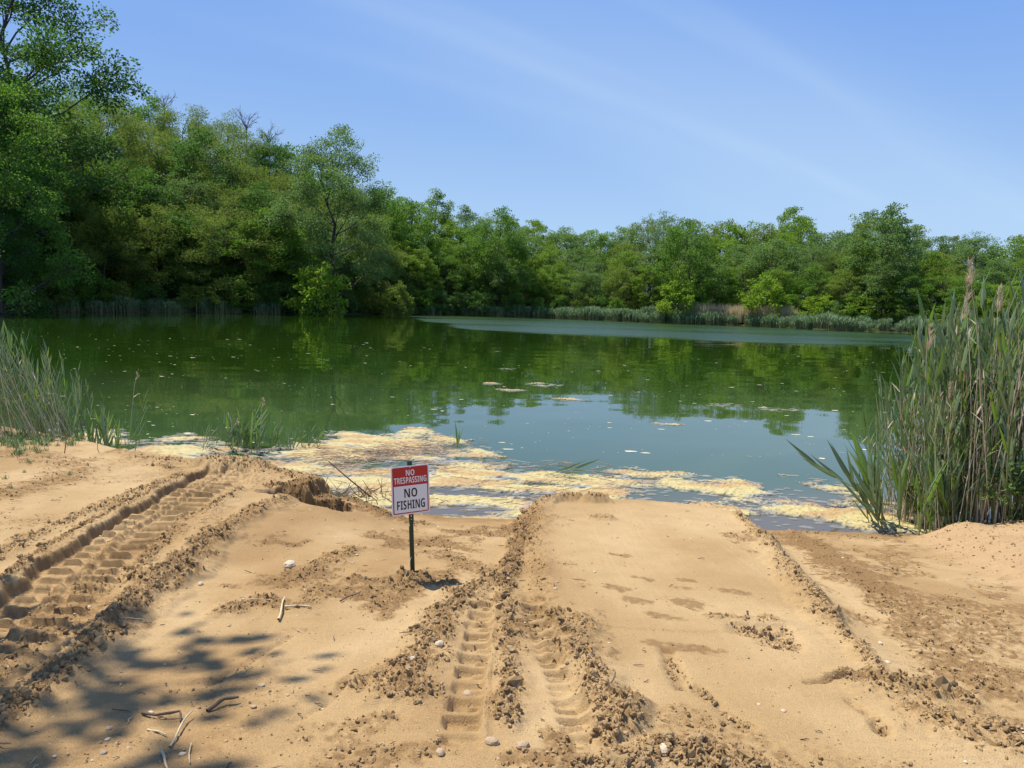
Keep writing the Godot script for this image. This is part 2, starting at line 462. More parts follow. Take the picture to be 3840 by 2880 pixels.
				# grader lines and a crease across the lane
				if px > lx and px < 3.4:
					h += 0.0022 * drag.get_noise_2d(px * 9.0, dd * 0.5)
					if px < 2.0 and dd > 4.0 and dd < 4.4: h -= 0.010 * smoothstep(-0.012, 0.012, 4.2 + 0.03 * w - dd) - 0.005
				if clod > 0.02:
					var l := lumps.get_noise_2d(px, dd)
					var cr := crumbs.get_noise_2d(px, dd)
					h += clod * (0.016 * l + 0.035 * maxf(l - 0.15, 0.0) + 0.016 * cr + 0.022 * maxf(cr - 0.1, 0.0))
				h += 0.0018 * crumbs.get_noise_2d(px * 0.6, dd * 0.6) + 0.004 * w
			var at := j * nx + i
			sand_h[at] = h
			b.v[at] = Vector3(px, h, -dd)
			var pt := patch.get_noise_2d(px * 0.9, dd * 0.6)
			var fl := fleck.get_noise_2d(px, dd * 0.7)
			var damp_and_dark := clampf(smoothstep(0.22, 0.75, dark + 0.55 * fl * minf(dark * 3.0, 1.0)) * 0.85 + 0.35 * clod * (0.8 + fl), 0.0, 1.0)  # damp and stained soil, plus the darker colour set in tracks and notch
			damp_and_dark = clampf(damp_and_dark + 0.22 * smoothstep(0.0, 0.5, pt) * (1.0 - smoothstep(0.4, 0.9, px) * (1.0 - smoothstep(2.2, 2.8, px)) * 0.7), 0.0, 1.0)
			damp_and_dark = maxf(damp_and_dark, 0.75 * smoothstep(0.24, 0.03, h + 0.05 * mid.get_noise_2d(px, dd)))
			var dry := Color(0.452, 0.330, 0.172).lerp(Color(0.375, 0.260, 0.124), clampf(0.5 + pt, 0.0, 1.0))
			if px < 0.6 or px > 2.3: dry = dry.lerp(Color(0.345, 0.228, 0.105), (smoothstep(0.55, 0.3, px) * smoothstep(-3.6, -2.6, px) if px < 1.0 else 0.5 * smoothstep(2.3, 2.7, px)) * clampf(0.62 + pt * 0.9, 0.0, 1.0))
			var wet_and_dark := Color(0.23, 0.145, 0.065)
			var col := dry.lerp(wet_and_dark, damp_and_dark)
			if px > 3.7: col = col.lerp(Color(0.42, 0.295, 0.165), 0.7 * smoothstep(-0.1, 0.3, px - at_table(heap_x, dd)))
			var g := 1.0 + 0.10 * fleck.get_noise_2d(px * 2.0, dd * 2.0) + 0.06 * mid.get_noise_2d(px, dd)
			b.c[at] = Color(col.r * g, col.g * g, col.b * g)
	for j in nd:
		var j0 := maxi(j - 1, 0)
		var j1 := mini(j + 1, nd - 1)
		for i in nx:
			var i0 := maxi(i - 1, 0)
			var i1 := mini(i + 1, nx - 1)
			var sx := (sand_h[j * nx + i1] - sand_h[j * nx + i0]) / (xs[i1] - xs[i0])
			var sd := (sand_h[j1 * nx + i] - sand_h[j0 * nx + i]) / (ds[j1] - ds[j0])
			b.n[j * nx + i] = Vector3(-sx, 1.0, sd).normalized()
	b.i.resize((nx - 1) * (nd - 1) * 6)
	var k := 0
	for j in nd - 1:
		for i in nx - 1:
			var p := j * nx + i
			b.i[k] = p; b.i[k + 1] = p + nx; b.i[k + 2] = p + 1
			b.i[k + 3] = p + 1; b.i[k + 4] = p + nx; b.i[k + 5] = p + nx + 1
			k += 6
	var m := mat(Color.WHITE, 0.95, true, 0.0, 0.25)
	var grain := NoiseTexture2D.new()
	grain.width = 512; grain.height = 512; grain.seamless = true
	var gn := FastNoiseLite.new()
	gn.seed = 5; gn.frequency = 0.1; gn.fractal_octaves = 5; gn.fractal_gain = 0.65
	grain.noise = gn
	var speck := NoiseTexture2D.new()
	speck.width = 512; speck.height = 512; speck.seamless = true
	var sn := FastNoiseLite.new()
	sn.seed = 8; sn.frequency = 0.11; sn.fractal_octaves = 4; sn.fractal_gain = 0.8
	speck.noise = sn
	var ramp := Gradient.new()
	ramp.offsets = PackedFloat32Array([0.0, 0.33, 0.62, 1.0])
	ramp.colors = PackedColorArray([Color(0.62, 0.56, 0.5), Color(0.92, 0.90, 0.87), Color(1, 1, 1), Color(1, 1, 1)])
	speck.color_ramp = ramp
	m.albedo_texture = speck
	m.heightmap_enabled = true
	m.heightmap_texture = grain
	m.heightmap_scale = 0.45
	m.uv1_triplanar = true
	m.uv1_world_triplanar = true
	m.uv1_scale = Vector3(1.9, 1.9, 1.9)
	sand_mat = m
	tag(part("sand", b.mesh(), m, self), "", "", "", "structure")

var sand_x: PackedFloat32Array
var sand_d: PackedFloat32Array
var sand_h: PackedFloat32Array
var sand_mat: StandardMaterial3D

func on_sand(x: float, d: float) -> float:
	var i := clampi(sand_x.bsearch(x), 0, sand_x.size() - 1)
	var j := clampi(sand_d.bsearch(d), 0, sand_d.size() - 1)
	return sand_h[j * sand_x.size() + i]

func spot(x: float, d: float, lift := 0.0) -> Vector3:
	return Vector3(x, on_sand(x, d) + lift, -d)

# ---------------------------------------------------------------- water and far ground
func build_water() -> void:
	var size := 1024
	var span := 160.0
	var img := Image.create(size, size, false, Image.FORMAT_RGBF)
	var rough := Image.create(size, size, false, Image.FORMAT_L8)
	var wa := noise("wave_a", 0.42, 3)
	var wb := noise("wave_b", 0.42, 3)
	var gust := noise("gust", 0.035, 3)
	var near_edge := table([-30, 150, -17, 124, -9, 90, -4, 70, 3.4, 62, 18.6, 62.5, 36, 66.5, 50, 73, 70, 76])
	var far_edge := table([-20, 130, -10, 143, 10, 141, 25, 128, 38, 121, 46, 110, 60, 90])
	for j in size:
		for i in size:
			var x := (float(i) / size - 0.5) * span
			var d := (1.0 - float(j) / size) * span
			var g := gust.get_noise_2d(x * 0.5, d * 2.0)
			var blown := smoothstep(-2.0, 5.0, d - at_table(near_edge, x) + g * 9.0) * (1.0 - smoothstep(-8.0, 0.0, d - at_table(far_edge, x) + g * 6.0))
			blown *= 0.75 + 0.5 * clampf(0.5 + g, 0.0, 1.0)
			var s := 0.0075 + 0.07 * blown
			var ax := wa.get_noise_2d(x * 0.6, d)
			var ad := wb.get_noise_2d(x * 0.5, d * 1.3)
			img.set_pixel(i, j, Color(0.5 + 0.5 * ax * s * 0.6, 0.5 + 0.5 * ad * s * 1.3, 1.0))
			rough.set_pixel(i, j, Color(1, 1, 1) * clampf(0.025 + 0.27 * blown, 0.0, 1.0))
	var m := mat(Color.WHITE, 1.0, true, 0.0, 0.36)
	m.roughness_texture = ImageTexture.create_from_image(rough)
	m.roughness_texture_channel = BaseMaterial3D.TEXTURE_CHANNEL_RED
	m.normal_enabled = true
	m.normal_texture = ImageTexture.create_from_image(img)
	m.texture_repeat = false
	var b := Buf.new()
	var xs := PackedFloat32Array()
	var ds := PackedFloat32Array()
	for k in 61: xs.append(-9.0 + 18.0 * k / 60.0)
	for k in 24:
		xs.append(9.0 + 2.9 * (k + 1)); xs.insert(0, -9.0 - 2.9 * (k + 1))
	for k in 50: ds.append(6.8 + 0.2 * k)
	for k in 70: ds.append(17.5 + 2.0 * k)
	var nx := xs.size()
	for d in ds:
		for x in xs:
			b.v.append(Vector3(x, 0, -d)); b.n.append(Vector3.UP)
			b.u.append(Vector2(x / span + 0.5, 1.0 - d / span))
			var depth := 1.0
			if d < 14.0 and absf(x) < 9.0: depth = clampf(-land(x, d) / 0.5, 0.0, 1.0)
			depth = depth * smoothstep(8.6, 12.5, d)
			var c := Color(0.10, 0.085, 0.058).lerp(Color(0.038, 0.070, 0.024), smoothstep(0.0, 0.9, depth))
			b.c.append(c.lerp(Color(0.016, 0.040, 0.006), smoothstep(14.0, 30.0, d)))
	for j in ds.size() - 1:
		for i in nx - 1:
			var p := j * nx + i
			b.i.append_array(PackedInt32Array([p, p + nx, p + 1, p + 1, p + nx, p + nx + 1]))
	tag(part("water", b.mesh(), m, self), "", "", "", "structure")

func build_ground() -> void:
	var cs := PackedFloat32Array()
	var t := 0.0
	while t < 26.0:
		cs.append(t); t += 0.8
	while t < 240.0:
		cs.append(t); t += 2.6
	while t < 5000.0:
		cs.append(t); t *= 1.35
	var xs := PackedFloat32Array()
	for k in range(cs.size() - 1, 0, -1): xs.append(-cs[k])
	xs.append_array(cs)
	var nx := xs.size()
	var b := Buf.new()
	var tone := noise("tone", 0.15, 3)
	for z in xs:
		var d := -z
		for x in xs:
			var h := ground(x, d)
			var near := smoothstep(9.0, 8.2, absf(x)) * smoothstep(-2.4, -1.6, d) * smoothstep(12.7, 11.9, d)
			if near > 0.0: h = lerpf(h, minf(h, minf(land(x, d), 1.0) - 0.35), near)
			elif absf(x) < 14.0 and d < 12.0 and d > -8.0: h = minf(h, 1.0 if d < 3.0 else land(clampf(x, -9, 9), d) - 0.02)
			b.v.append(Vector3(x, h, z))
			var n := tone.get_noise_2d(x, z)
			var c := Color(0.035, 0.055, 0.018).lerp(Color(0.06, 0.065, 0.03), clampf(0.4 + n, 0.0, 1.0))
			if d < 14.0 and absf(x) < 30.0: c = c.lerp(Color(0.42, 0.29, 0.15), smoothstep(12.0, 9.0, absf(x)) * smoothstep(-14.0, -6.0, d))
			b.c.append(c)
	for j in nx - 1:
		for i in nx - 1:
			var p := j * nx + i
			b.i.append_array(PackedInt32Array([p, p + 1, p + nx, p + 1, p + nx + 1, p + nx]))
	var st := SurfaceTool.new()
	st.create_from(b.mesh(), 0)
	st.generate_normals()
	tag(part("ground", st.commit(), mat(Color.WHITE, 1.0, true, 0.0, 0.2), self), "", "", "", "structure")

# ---------------------------------------------------------------- trees
func leaf_card(b: Buf, p: Vector3, dir: Vector3, nrm: Vector3, l: float, w: float, c: Color) -> void:
	var side := dir.cross(nrm).normalized() * (w * 0.5)
	var k := b.v.size()
	var sag := nrm * (l * 0.10)
	b.v.append(p); b.v.append(p + dir * (l * 0.45) + side + sag); b.v.append(p + dir * l); b.v.append(p + dir * (l * 0.45) - side + sag)
	for q in 4: b.c.append(c)
	b.i.append_array(PackedInt32Array([k, k + 1, k + 2, k, k + 2, k + 3]))

func rnd_dir() -> Vector3:
	var z := rng.randf_range(-1, 1)
	var a := rng.randf_range(0, TAU)
	var r := sqrt(1 - z * z)
	return Vector3(r * cos(a), z, r * sin(a))

# s: seed, h: height, r: crown radius, base: where the crown starts, limbs, clump: clump radius, leaves per clump, ll/lw: leaf spray size, droop, full: lowest fullness
func tree_shape(s: Dictionary) -> Array:
	rng.seed = s.seed
	var wood := Buf.new()
	var leaf := Buf.new()
	var h: float = s.h
	var R: float = s.r
	var trunk := PackedVector3Array()
	var rad := PackedFloat32Array()
	var drift := Vector3(rng.randf_range(-1, 1), 0, rng.randf_range(-1, 1)) * h * 0.05
	for k in 8:
		var t := k / 7.0
		trunk.append(Vector3(drift.x * t * t, h * 0.9 * t, drift.z * t * t) + Vector3(rng.randf_range(-1, 1), 0, rng.randf_range(-1, 1)) * 0.06 * k)
		rad.append(lerpf(h * 0.017, 0.03, pow(t, 0.8)) + (h * 0.008 if k == 0 else 0.0))
	tube(wood, trunk, rad, 7)
	var clumps: Array[Vector3] = []
	var sizes := PackedFloat32Array()
	var n: int = s.limbs
	for k in n:
		var t: float = lerpf(s.base, 0.97, pow((k + 0.5) / n, 0.85))
		var f: float = (t - s.base) / (1.0 - s.base)
		var reach: float = R * pow(maxf(sin(PI * (0.10 + 0.86 * pow(f, s.get("belly", 0.75)))), 0.02), 0.65) * rng.randf_range(0.72, 1.12)
		var a := k * 2.399 + rng.randf_range(-0.5, 0.5)
		var start_t := clampf(t - 0.12 - 0.1 * rng.randf(), 0.05, 0.86) / 0.9
		var fi := start_t * 7.0
		var from := trunk[int(fi)].lerp(trunk[mini(int(fi) + 1, 7)], fi - int(fi))
		var to := Vector3(cos(a) * reach, h * t + rng.randf_range(-0.4, 0.4), sin(a) * reach) + Vector3(trunk[6].x, 0, trunk[6].z) * t
		if f > 0.93: to = Vector3(trunk[7].x + rng.randf_range(-0.5, 0.5), h * rng.randf_range(0.94, 1.0), trunk[7].z + rng.randf_range(-0.5, 0.5))
		var midp := from.lerp(to, 0.55) + Vector3(0, -0.05 * reach + rng.randf_range(-0.2, 0.2), 0)
		var lr := h * 0.006 * (1.15 - t * 0.7)
		tube(wood, PackedVector3Array([from, from.lerp(midp, 0.5) + rnd_dir() * 0.08, midp, midp.lerp(to, 0.5) + rnd_dir() * 0.12, to]), PackedFloat32Array([lr, lr * 0.8, lr * 0.6, lr * 0.4, 0.012]), 5)
		clumps.append(to); sizes.append(s.clump * rng.randf_range(0.8, 1.2))
		var twigs: int = 4 + int(reach / R * 4.0)
		for q in twigs:
			var u := rng.randf_range(0.5, 1.0)
			var o := midp.lerp(to, u) if u > 0.5 else from.lerp(to, u)
			var dir: Vector3 = (rnd_dir() + Vector3(0, 0.25 - s.droop, 0)).normalized()
			var e: Vector3 = o + dir * rng.randf_range(0.7, 1.5) * s.clump
			tube(wood, PackedVector3Array([o, o.lerp(e, 0.5) + rnd_dir() * 0.07, e]), PackedFloat32Array([lr * 0.35, lr * 0.22, 0.008]), 4)
			clumps.append(e); sizes.append(s.clump * rng.randf_range(0.55, 1.1))
	for k in clumps.size():
		var c := clumps[k]
		var cr := sizes[k]
		var out := Vector3(c.x, (c.y - h * 0.5) * 0.5, c.z).normalized()
		var warm := rng.randf_range(0.78, 1.0)
		var count := int(s.leaves * cr * cr / (s.clump * s.clump) * rng.randf_range(0.6, 1.2))
		for q in count:
			var dd := rnd_dir()
			dd.y = dd.y * 0.5
			var p := c + dd * cr * pow(rng.randf(), 0.45)
			p.y -= s.droop * cr * rng.randf() * 0.6
			var dir := (dd + out * 0.5 + rnd_dir() * 0.8 + Vector3(0, -s.droop, 0)).normalized()
			var nr := (rnd_dir() * 0.9 + Vector3(0, 0.75, 0) + dd * 0.6).normalized()
			var sz := rng.randf_range(0.65, 1.25)
			var tint := warm * rng.randf_range(0.78, 1.0)
			leaf_card(leaf, p, dir, nr, s.ll * sz, s.lw * sz, Color(tint * rng.randf_range(0.85, 1.0), tint, tint * rng.randf_range(0.6, 1.0)))
	return [wood.mesh(), leaf.mesh()]

var shapes := {}
var leaf_mats := {}
var bark: StandardMaterial3D

func build_tree_kinds() -> void:
	bark = mat(lin(0.075, 0.058, 0.042), 0.95)
	var pale := mat(lin(0.22, 0.19, 0.15), 0.95)
	leaf_mats = {
		"olive": mat(lin(0.25, 0.325, 0.062), 0.6, true, 1.0, 0.3), "mid": mat(lin(0.175, 0.315, 0.042), 0.55, true, 1.0, 0.35), "dark": mat(lin(0.115, 0.23, 0.045), 0.55, true, 1.0, 0.35),
		"bright": mat(lin(0.29, 0.43, 0.04), 0.55, true, 1.0, 0.35), "grey": mat(lin(0.20, 0.315, 0.085), 0.5, true, 1.0, 0.4), "fresh": mat(lin(0.245, 0.38, 0.045), 0.55, true, 1.0, 0.35),
	}
	var kinds := {
		"maple": {"h": 10.0, "r": 3.7, "base": 0.10, "limbs": 30, "clump": 0.78, "leaves": 96, "ll": 0.20, "lw": 0.13, "droop": 0.1},
		"cottonwood": {"h": 10.0, "r": 2.9, "base": 0.16, "limbs": 36, "clump": 0.62, "leaves": 76, "ll": 0.155, "lw": 0.13, "droop": 0.05, "belly": 0.8},
		"willow": {"h": 10.0, "r": 4.6, "base": 0.10, "limbs": 30, "clump": 0.86, "leaves": 120, "ll": 0.24, "lw": 0.065, "droop": 0.3, "belly": 0.95},
		"locust": {"h": 10.0, "r": 3.5, "base": 0.2, "limbs": 28, "clump": 0.66, "leaves": 84, "ll": 0.15, "lw": 0.08, "droop": 0.15},
		"tall_open": {"h": 10.0, "r": 3.2, "base": 0.2, "limbs": 34, "clump": 0.66, "leaves": 270, "ll": 0.095, "lw": 0.068, "droop": 0.08, "belly": 0.85},
		"tall_dense": {"h": 10.0, "r": 3.6, "base": 0.06, "limbs": 34, "clump": 0.74, "leaves": 165, "ll": 0.13, "lw": 0.09, "droop": 0.08},
		"bush": {"h": 4.0, "r": 2.1, "base": 0.04, "limbs": 22, "clump": 0.5, "leaves": 34, "ll": 0.26, "lw": 0.16, "droop": 0.05},
	}
	for k in kinds:
		shapes[k] = []
		for v in (2 if k in ["locust", "tall_open"] else (1 if k == "tall_dense" else 3)):
			var s: Dictionary = kinds[k]
			s.seed = k.hash() % 1000 + v * 17
			shapes[k].append(tree_shape(s))

func plant(kind: String, v: int, tone: String, called: String, at: Vector3, height: float, wide: float, turn: float, label: String, category: String, group: String) -> Node3D:
	var o := thing(called, at, label, category, group)
	var unit: float = 4.0 if kind == "bush" else 10.0
	o.scale = Vector3(wide, 1, wide) * (height / unit)
	o.scale.y = height / unit
	o.rotation.y = turn
	part("trunk" if kind != "bush" else "stem", shapes[kind][v][0], bark, o)
	part("crown" if kind != "bush" else "foliage", shapes[kind][v][1], leaf_mats[tone], o)
	return o

func ordinal(k: int) -> String:
	var w := ["first", "second", "third", "fourth", "fifth", "sixth", "seventh", "eighth", "ninth", "tenth", "eleventh", "twelfth", "thirteenth", "fourteenth", "fifteenth", "sixteenth", "seventeenth", "eighteenth", "nineteenth", "twentieth"]
	if k < 20: return w[k]
	return "%d%s" % [k + 1, {1: "st", 2: "nd", 3: "rd"}.get((k + 1) % 10, "th")]

func bare_tree(s: int, h: float) -> ArrayMesh:
	rng.seed = s
	var b := Buf.new()
	var fork := h - 4.2
	tube(b, PackedVector3Array([Vector3.ZERO, Vector3(0.2, fork * 0.5, 0.1), Vector3(0.0, fork, 0.0)]), PackedFloat32Array([0.2, 0.15, 0.11]), 6)
	for k in 13:
		var o := Vector3(0, fork + rng.randf_range(-1.2, 0.0), 0)
		var a := k * 2.4
		var spread := rng.randf_range(0.35, 1.5)
		var e := o + Vector3(cos(a) * spread, 1.2, sin(a) * spread).normalized() * rng.randf_range(2.2, 4.3)
		var m := o.lerp(e, 0.5) + rnd_dir() * 0.3
		tube(b, PackedVector3Array([o, m, e]), PackedFloat32Array([0.07, 0.045, 0.02]), 5)
		for q in 7:
			var f := m.lerp(e, rng.randf_range(0.0, 1.0))
			var g := f + ((e - o).normalized() + rnd_dir() * 0.8).normalized() * rng.randf_range(0.5, 1.5)
			tube(b, PackedVector3Array([f, f.lerp(g, 0.5) + rnd_dir() * 0.1, g]), PackedFloat32Array([0.028, 0.02, 0.012]), 4)
	return b.mesh()

func build_trees() -> void:
	build_tree_kinds()
	var r2 := RandomNumberGenerator.new()
	r2.seed = 41
	# walk along the far shore in rows that climb away from the water
	var shore_by_az := PackedVector2Array()
	for p in far_shore: shore_by_az.append(Vector2(p.x / p.y, p.y))
	var rows := [[1.2, 3.1, 0.0, "waterside row"], [4.5, 5.6, 0.52, "front row"], [11.0, 6.0, 0.72, "second row"], [19.0, 6.4, 0.88, "third row"], [29.0, 6.8, 1.0, "fourth row"], [41.0, 7.6, 1.03, "back row"]]
	for row in rows:
		var counts := {"left": 0, "far": 0, "right": 0}
		var az := -0.80
		while az < 0.76:
			var deep: float = at_table(shore_by_az, az) + row[0] * (1.25 if az < -0.2 else 1.0) + 6.5 * smoothstep(0.02, 0.1, az) + r2.randf_range(-1.5, 2.0) * (0.3 if row[0] < 2.0 else 1.2)
			var q := Vector2(az * deep, deep)
			az += row[1] * r2.randf_range(0.7, 1.3) / deep
			var here: float = q.x / q.y
			if poly_distance(lake, q) < 0.3: continue
			var side := "left" if here < -0.17 else ("far" if here < 0.12 else "right")
			var where: String = {"left": "left hillside", "far": "far shore", "right": "right shore"}[side]
			var g := ground(q.x, q.y)
			var kind := "maple"
			var tone := "mid"
			var roll := r2.randf()
			if row[0] < 2.0:
				if r2.randf() < (0.35 if side == "right" else 0.1): continue
				kind = "bush"
				tone = ["mid", "dark", "olive", "grey"][int(roll * 4)]
				if side == "right": tone = ["fresh", "mid", "grey", "bright"][int(roll * 4)]
			elif side == "left":
				kind = "willow" if roll < 0.52 else ("locust" if roll < 0.70 else "maple")
				tone = "olive" if kind == "willow" and r2.randf() < 0.8 else ("grey" if kind == "locust" else ("mid" if r2.randf() < 0.45 else "dark"))
			elif side == "far":
				kind = "cottonwood" if roll < 0.4 else ("maple" if roll < 0.75 else "locust")
				tone = ["mid", "grey", "fresh", "fresh", "mid"][int(r2.randf() * 5)]
			else:
				kind = "cottonwood" if roll < 0.45 else ("maple" if roll < 0.8 else "locust")
				tone = ["grey", "fresh", "fresh", "olive", "bright", "mid"][int(r2.randf() * 6)] if row[2] < 0.6 else ["grey", "olive", "fresh", "grey", "fresh"][int(r2.randf() * 5)]
			var height := r2.randf_range(2.6, 4.6)
			if kind != "bush":
				var top: float = 2.6 + q.y * at_table(skyline, here) * row[2] * r2.randf_range(0.84, 1.06)
				height = clampf(top - g, 5.0, 26.0)
			var wide := r2.randf_range(0.9, 1.25)
			if height > 15.0: wide *= 15.0 / height * 1.05
			if kind != "bush" and height < 9.0: wide *= 1.25
			var adj: String = {"olive": "olive", "mid": "mid green", "dark": "dark green", "bright": "bright green", "grey": "grey-green", "fresh": "fresh green"}[tone]
			var form: String = {"maple": "rounded tree", "cottonwood": "tall oval tree", "willow": "spreading feathery tree", "locust": "airy tree", "bush": "low bush"}[kind]
			var n: int = counts[side]
			counts[side] = n + 1
			var label := "%s %s, %s on the %s, %s from the left" % [adj, form, row[3], where, ordinal(n)]
			plant(kind, int(r2.randf() * 3) % shapes[kind].size(), tone, {"maple": "round_tree", "cottonwood": "oval_tree", "willow": "spreading_tree", "locust": "airy_tree", "bush": "bush"}[kind], Vector3(q.x, g - 0.15, -q.y), height, wide, r2.randf() * TAU, label, "bush" if kind == "bush" else "tree", "bushes along the far shore" if kind == "bush" else "trees on the " + where)
	# trees that stand out
	var stand := func(kind: String, v: int, tone: String, called: String, x: float, d: float, top: float, wide: float, label: String, cat: String):
		var g := ground(x, d)
		plant(kind, v, tone, called, Vector3(x, g - 0.1, -d), top - g, wide, x, label, cat, "")
	stand.call("tall_open", 0, "grey", "tall_cottonwood", -27.5, 119.0, 27.6, 0.92, "tall open grey-green tree rising above the left hillside, branches showing against the sky", "tree")
	stand.call("tall_open", 1, "dark", "tall_hilltop_tree", -66.0, 100.0, 44.0, 1.0, "very tall dark tree cut by the top left corner of the view", "tree")
	stand.call("tall_open", 0, "dark", "tall_hilltop_tree", -67.5, 92.0, 34.0, 1.0, "dark tall tree at the left edge just behind the tallest tree", "tree")
	stand.call("tall_dense", 0, "mid", "edge_tree", -54.5, 81.5, 23.5, 0.85, "mid green leafy tree filling the left edge above the reeds", "tree")
	stand.call("tall_dense", 0, "dark", "edge_tree", -57.5, 84.0, 15.0, 1.0, "lower dark green tree at the left edge beneath the taller one", "tree")
	stand.call("bush", 0, "bright", "bright_bush", -28.4, 111.5, 6.6, 0.9, "bright yellow-green bush at the waterline below the tall open tree", "bush")
	stand.call("bush", 1, "olive", "waterside_bush", -20.2, 134.0, 5.2, 0.7, "small olive bush overhanging the water at the left bank corner", "bush")
	stand.call("bush", 2, "bright", "bright_bush", 41.0, 127.5, 7.6, 0.9, "bright yellow-green bush behind the tan reeds on the right far shore", "bush")
	stand.call("bush", 0, "bright", "bright_bush", 28.5, 134.0, 7.0, 1.0, "broad yellow-green bush behind the reed bed right of centre", "bush")
	stand.call("maple", 0, "mid", "pointed_tree", -3.6, 156.0, 20.6, 0.75, "dark pointed leafy tree rising from the middle of the far skyline", "tree")
	stand.call("cottonwood", 2, "grey", "tall_cottonwood", 57.5, 123.0, 18.8, 1.0, "broad tall grey-green tree highest on the right far shore", "tree")
	stand.call("maple", 1, "mid", "round_tree", 31.0, 138.0, 17.6, 0.85, "tall leafy tree forming the first peak of the right skyline", "tree")
	var twig := mat(lin(0.16, 0.14, 0.12), 0.95)
	var dead := [[-57.0, 165.0, 42.2, "bare dead tree poking out of the left hillside skyline, thickest twigs"], [-74.1, 165.0, 45.8, "thin bare tree top at the left end of the hillside skyline"], [-52.6, 166.0, 39.4, "small bare tree top right of the thick bare one on the hillside"], [-41.3, 165.0, 33.8, "bare twiggy tree top left of the tall open tree"]]
	for k in dead.size():
		var s: Array = dead[k]
		var g := ground(s[0], s[1])
		var o := thing("bare_tree", Vector3(s[0], g, -s[1]), s[3], "tree", "bare trees on the hillside skyline")
		part("trunk", bare_tree(70 + k, s[2] - g), twig, o)
	# the tree whose shade falls across the sand
	rng.seed = 3
	var sh := thing("shade_tree", Vector3(-7.0, 0.9, -2.2), "leafy tree beside the sand whose dappled shadow falls at lower left", "tree")
	var shp := tree_shape({"seed": 77, "h": 12.0, "r": 4.1, "base": 0.42, "limbs": 24, "clump": 0.75, "leaves": 40, "ll": 0.2, "lw": 0.14, "droop": 0.1})
	part("trunk", shp[0], bark, sh)
	part("crown", shp[1], leaf_mats["mid"], sh)

# ---------------------------------------------------------------- reeds
func blade(b: Buf, base: Vector3, dir: Vector3, length: float, width: float, sag: float, c0: Color, c1: Color, segs := 6) -> void:
	var side := dir.cross(Vector3.UP).normalized()
	var start := b.v.size()
	var p := base
	var v := dir.normalized()
	for k in segs + 1:
		var t := float(k) / segs
		var w := width * 0.5 * (sin(PI * pow(t * 0.93 + 0.07, 0.6)) if k < segs else 0.03)
		var fold := v.cross(side).normalized() * w * 0.35
		b.v.append(p - side * w + fold); b.v.append(p); b.v.append(p + side * w + fold)
		var c := c0.lerp(c1, t)
		for q in 3: b.c.append(c)
		p += v * (length / segs)
		v = (v + Vector3(0, -sag / segs * (0.4 + 1.6 * t), 0)).normalized()
	for k in segs:
		var q := start + k * 3
		b.i.append_array(PackedInt32Array([q, q + 3, q + 1, q + 1, q + 3, q + 4, q + 1, q + 4, q + 2, q + 2, q + 4, q + 5]))

func plume_mesh(s: int, l: float) -> ArrayMesh:
	rng.seed = s
	var b := Buf.new()
	for k in 70:
		var t := rng.randf()
		var o := Vector3(0.015 * sin(t * 5.0), t * l * 0.8, 0)
		var a := rng.randf_range(-1.0, 1.6)
		var dir := Vector3(cos(a * 2.0) * 0.42 + 0.12, 0.9, sin(a * 2.0) * 0.42)
		blade(b, o, dir.normalized(), l * rng.randf_range(0.25, 0.5) * (1.15 - t * 0.6), 0.007, 0.9, Color(0.85, 0.85, 0.85), Color(1, 1, 1), 4)
	return b.mesh()

var reed_mats := {}

func reed(s: int, h: float, leaves: int, leaf_len: float, plume: float, dry: bool, first := 0.25) -> Node3D:
	rng.seed = s
	var o := Node3D.new()
	var lean := rng.randf_range(-0.10, 0.10)
	var lz := rng.randf_range(-0.08, 0.08)
	var pts := PackedVector3Array()
	var rad := PackedFloat32Array()
	for k in 8:
		var t := k / 7.0
		pts.append(Vector3(lean * h * t * t, h * t, lz * h * t * t) + Vector3(rng.randf_range(-1, 1), 0, rng.randf_range(-1, 1)) * 0.006)
		rad.append(lerpf(0.0068, 0.003, t))
	var b := Buf.new()
	tube(b, pts, rad, 6)
	part("stem", b.mesh(), reed_mats["cane"] if dry else reed_mats["stem"], o)
	var a := rng.randf() * TAU
	for k in leaves:
		var t := lerpf(first, 0.985, (k + 0.6) / leaves)
		a += PI + rng.randf_range(-0.6, 0.6)
		var fi := t * 7.0
		var p := pts[int(fi)].lerp(pts[mini(int(fi) + 1, 7)], fi - int(fi))
		var up := rng.randf_range(1.5, 3.4) if not dry else rng.randf_range(-0.3, 1.4)
		var dir := Vector3(cos(a), up + t * 0.9, sin(a)).normalized()
		var l := Buf.new()
		var g := rng.randf_range(0.7, 1.0)
		blade(l, p, dir, leaf_len * rng.randf_range(0.7, 1.15) * (0.75 + 0.35 * sin(PI * t)), rng.randf_range(0.030, 0.048) * (0.5 if dry else 1.0), rng.randf_range(0.15, 0.75), Color(g, g, g * 0.95), Color(g, g, g), 6)
		part("leaf", l.mesh(), reed_mats["dry_leaf"] if dry else reed_mats["leaf" if rng.randf() < 0.66 else "leaf_bright"], o)
	if plume > 0.0:
		var pl := part("plume", plume_mesh(s + 900, plume), reed_mats["plume"], o)
		pl.position = pts[7] - Vector3(0, 0.03, 0)
		pl.rotation = Vector3(lz * 1.6, rng.randf() * 1.2 - 0.6, -lean * 1.6 - 0.12)
	return o

func put_reed(proto: Node3D, called: String, at: Vector3, scale_: float, turn: float, tilt: Vector2, label: String, group: String) -> Node3D:
	var c := copy_of(proto, called, at, label, "reed", group)
	c.scale = Vector3.ONE * scale_
	c.basis = Basis(Vector3(0, 0, 1), -tilt.x) * Basis(Vector3(1, 0, 0), tilt.y) * Basis(Vector3.UP, turn) * Basis.from_scale(Vector3.ONE * scale_)
	return c

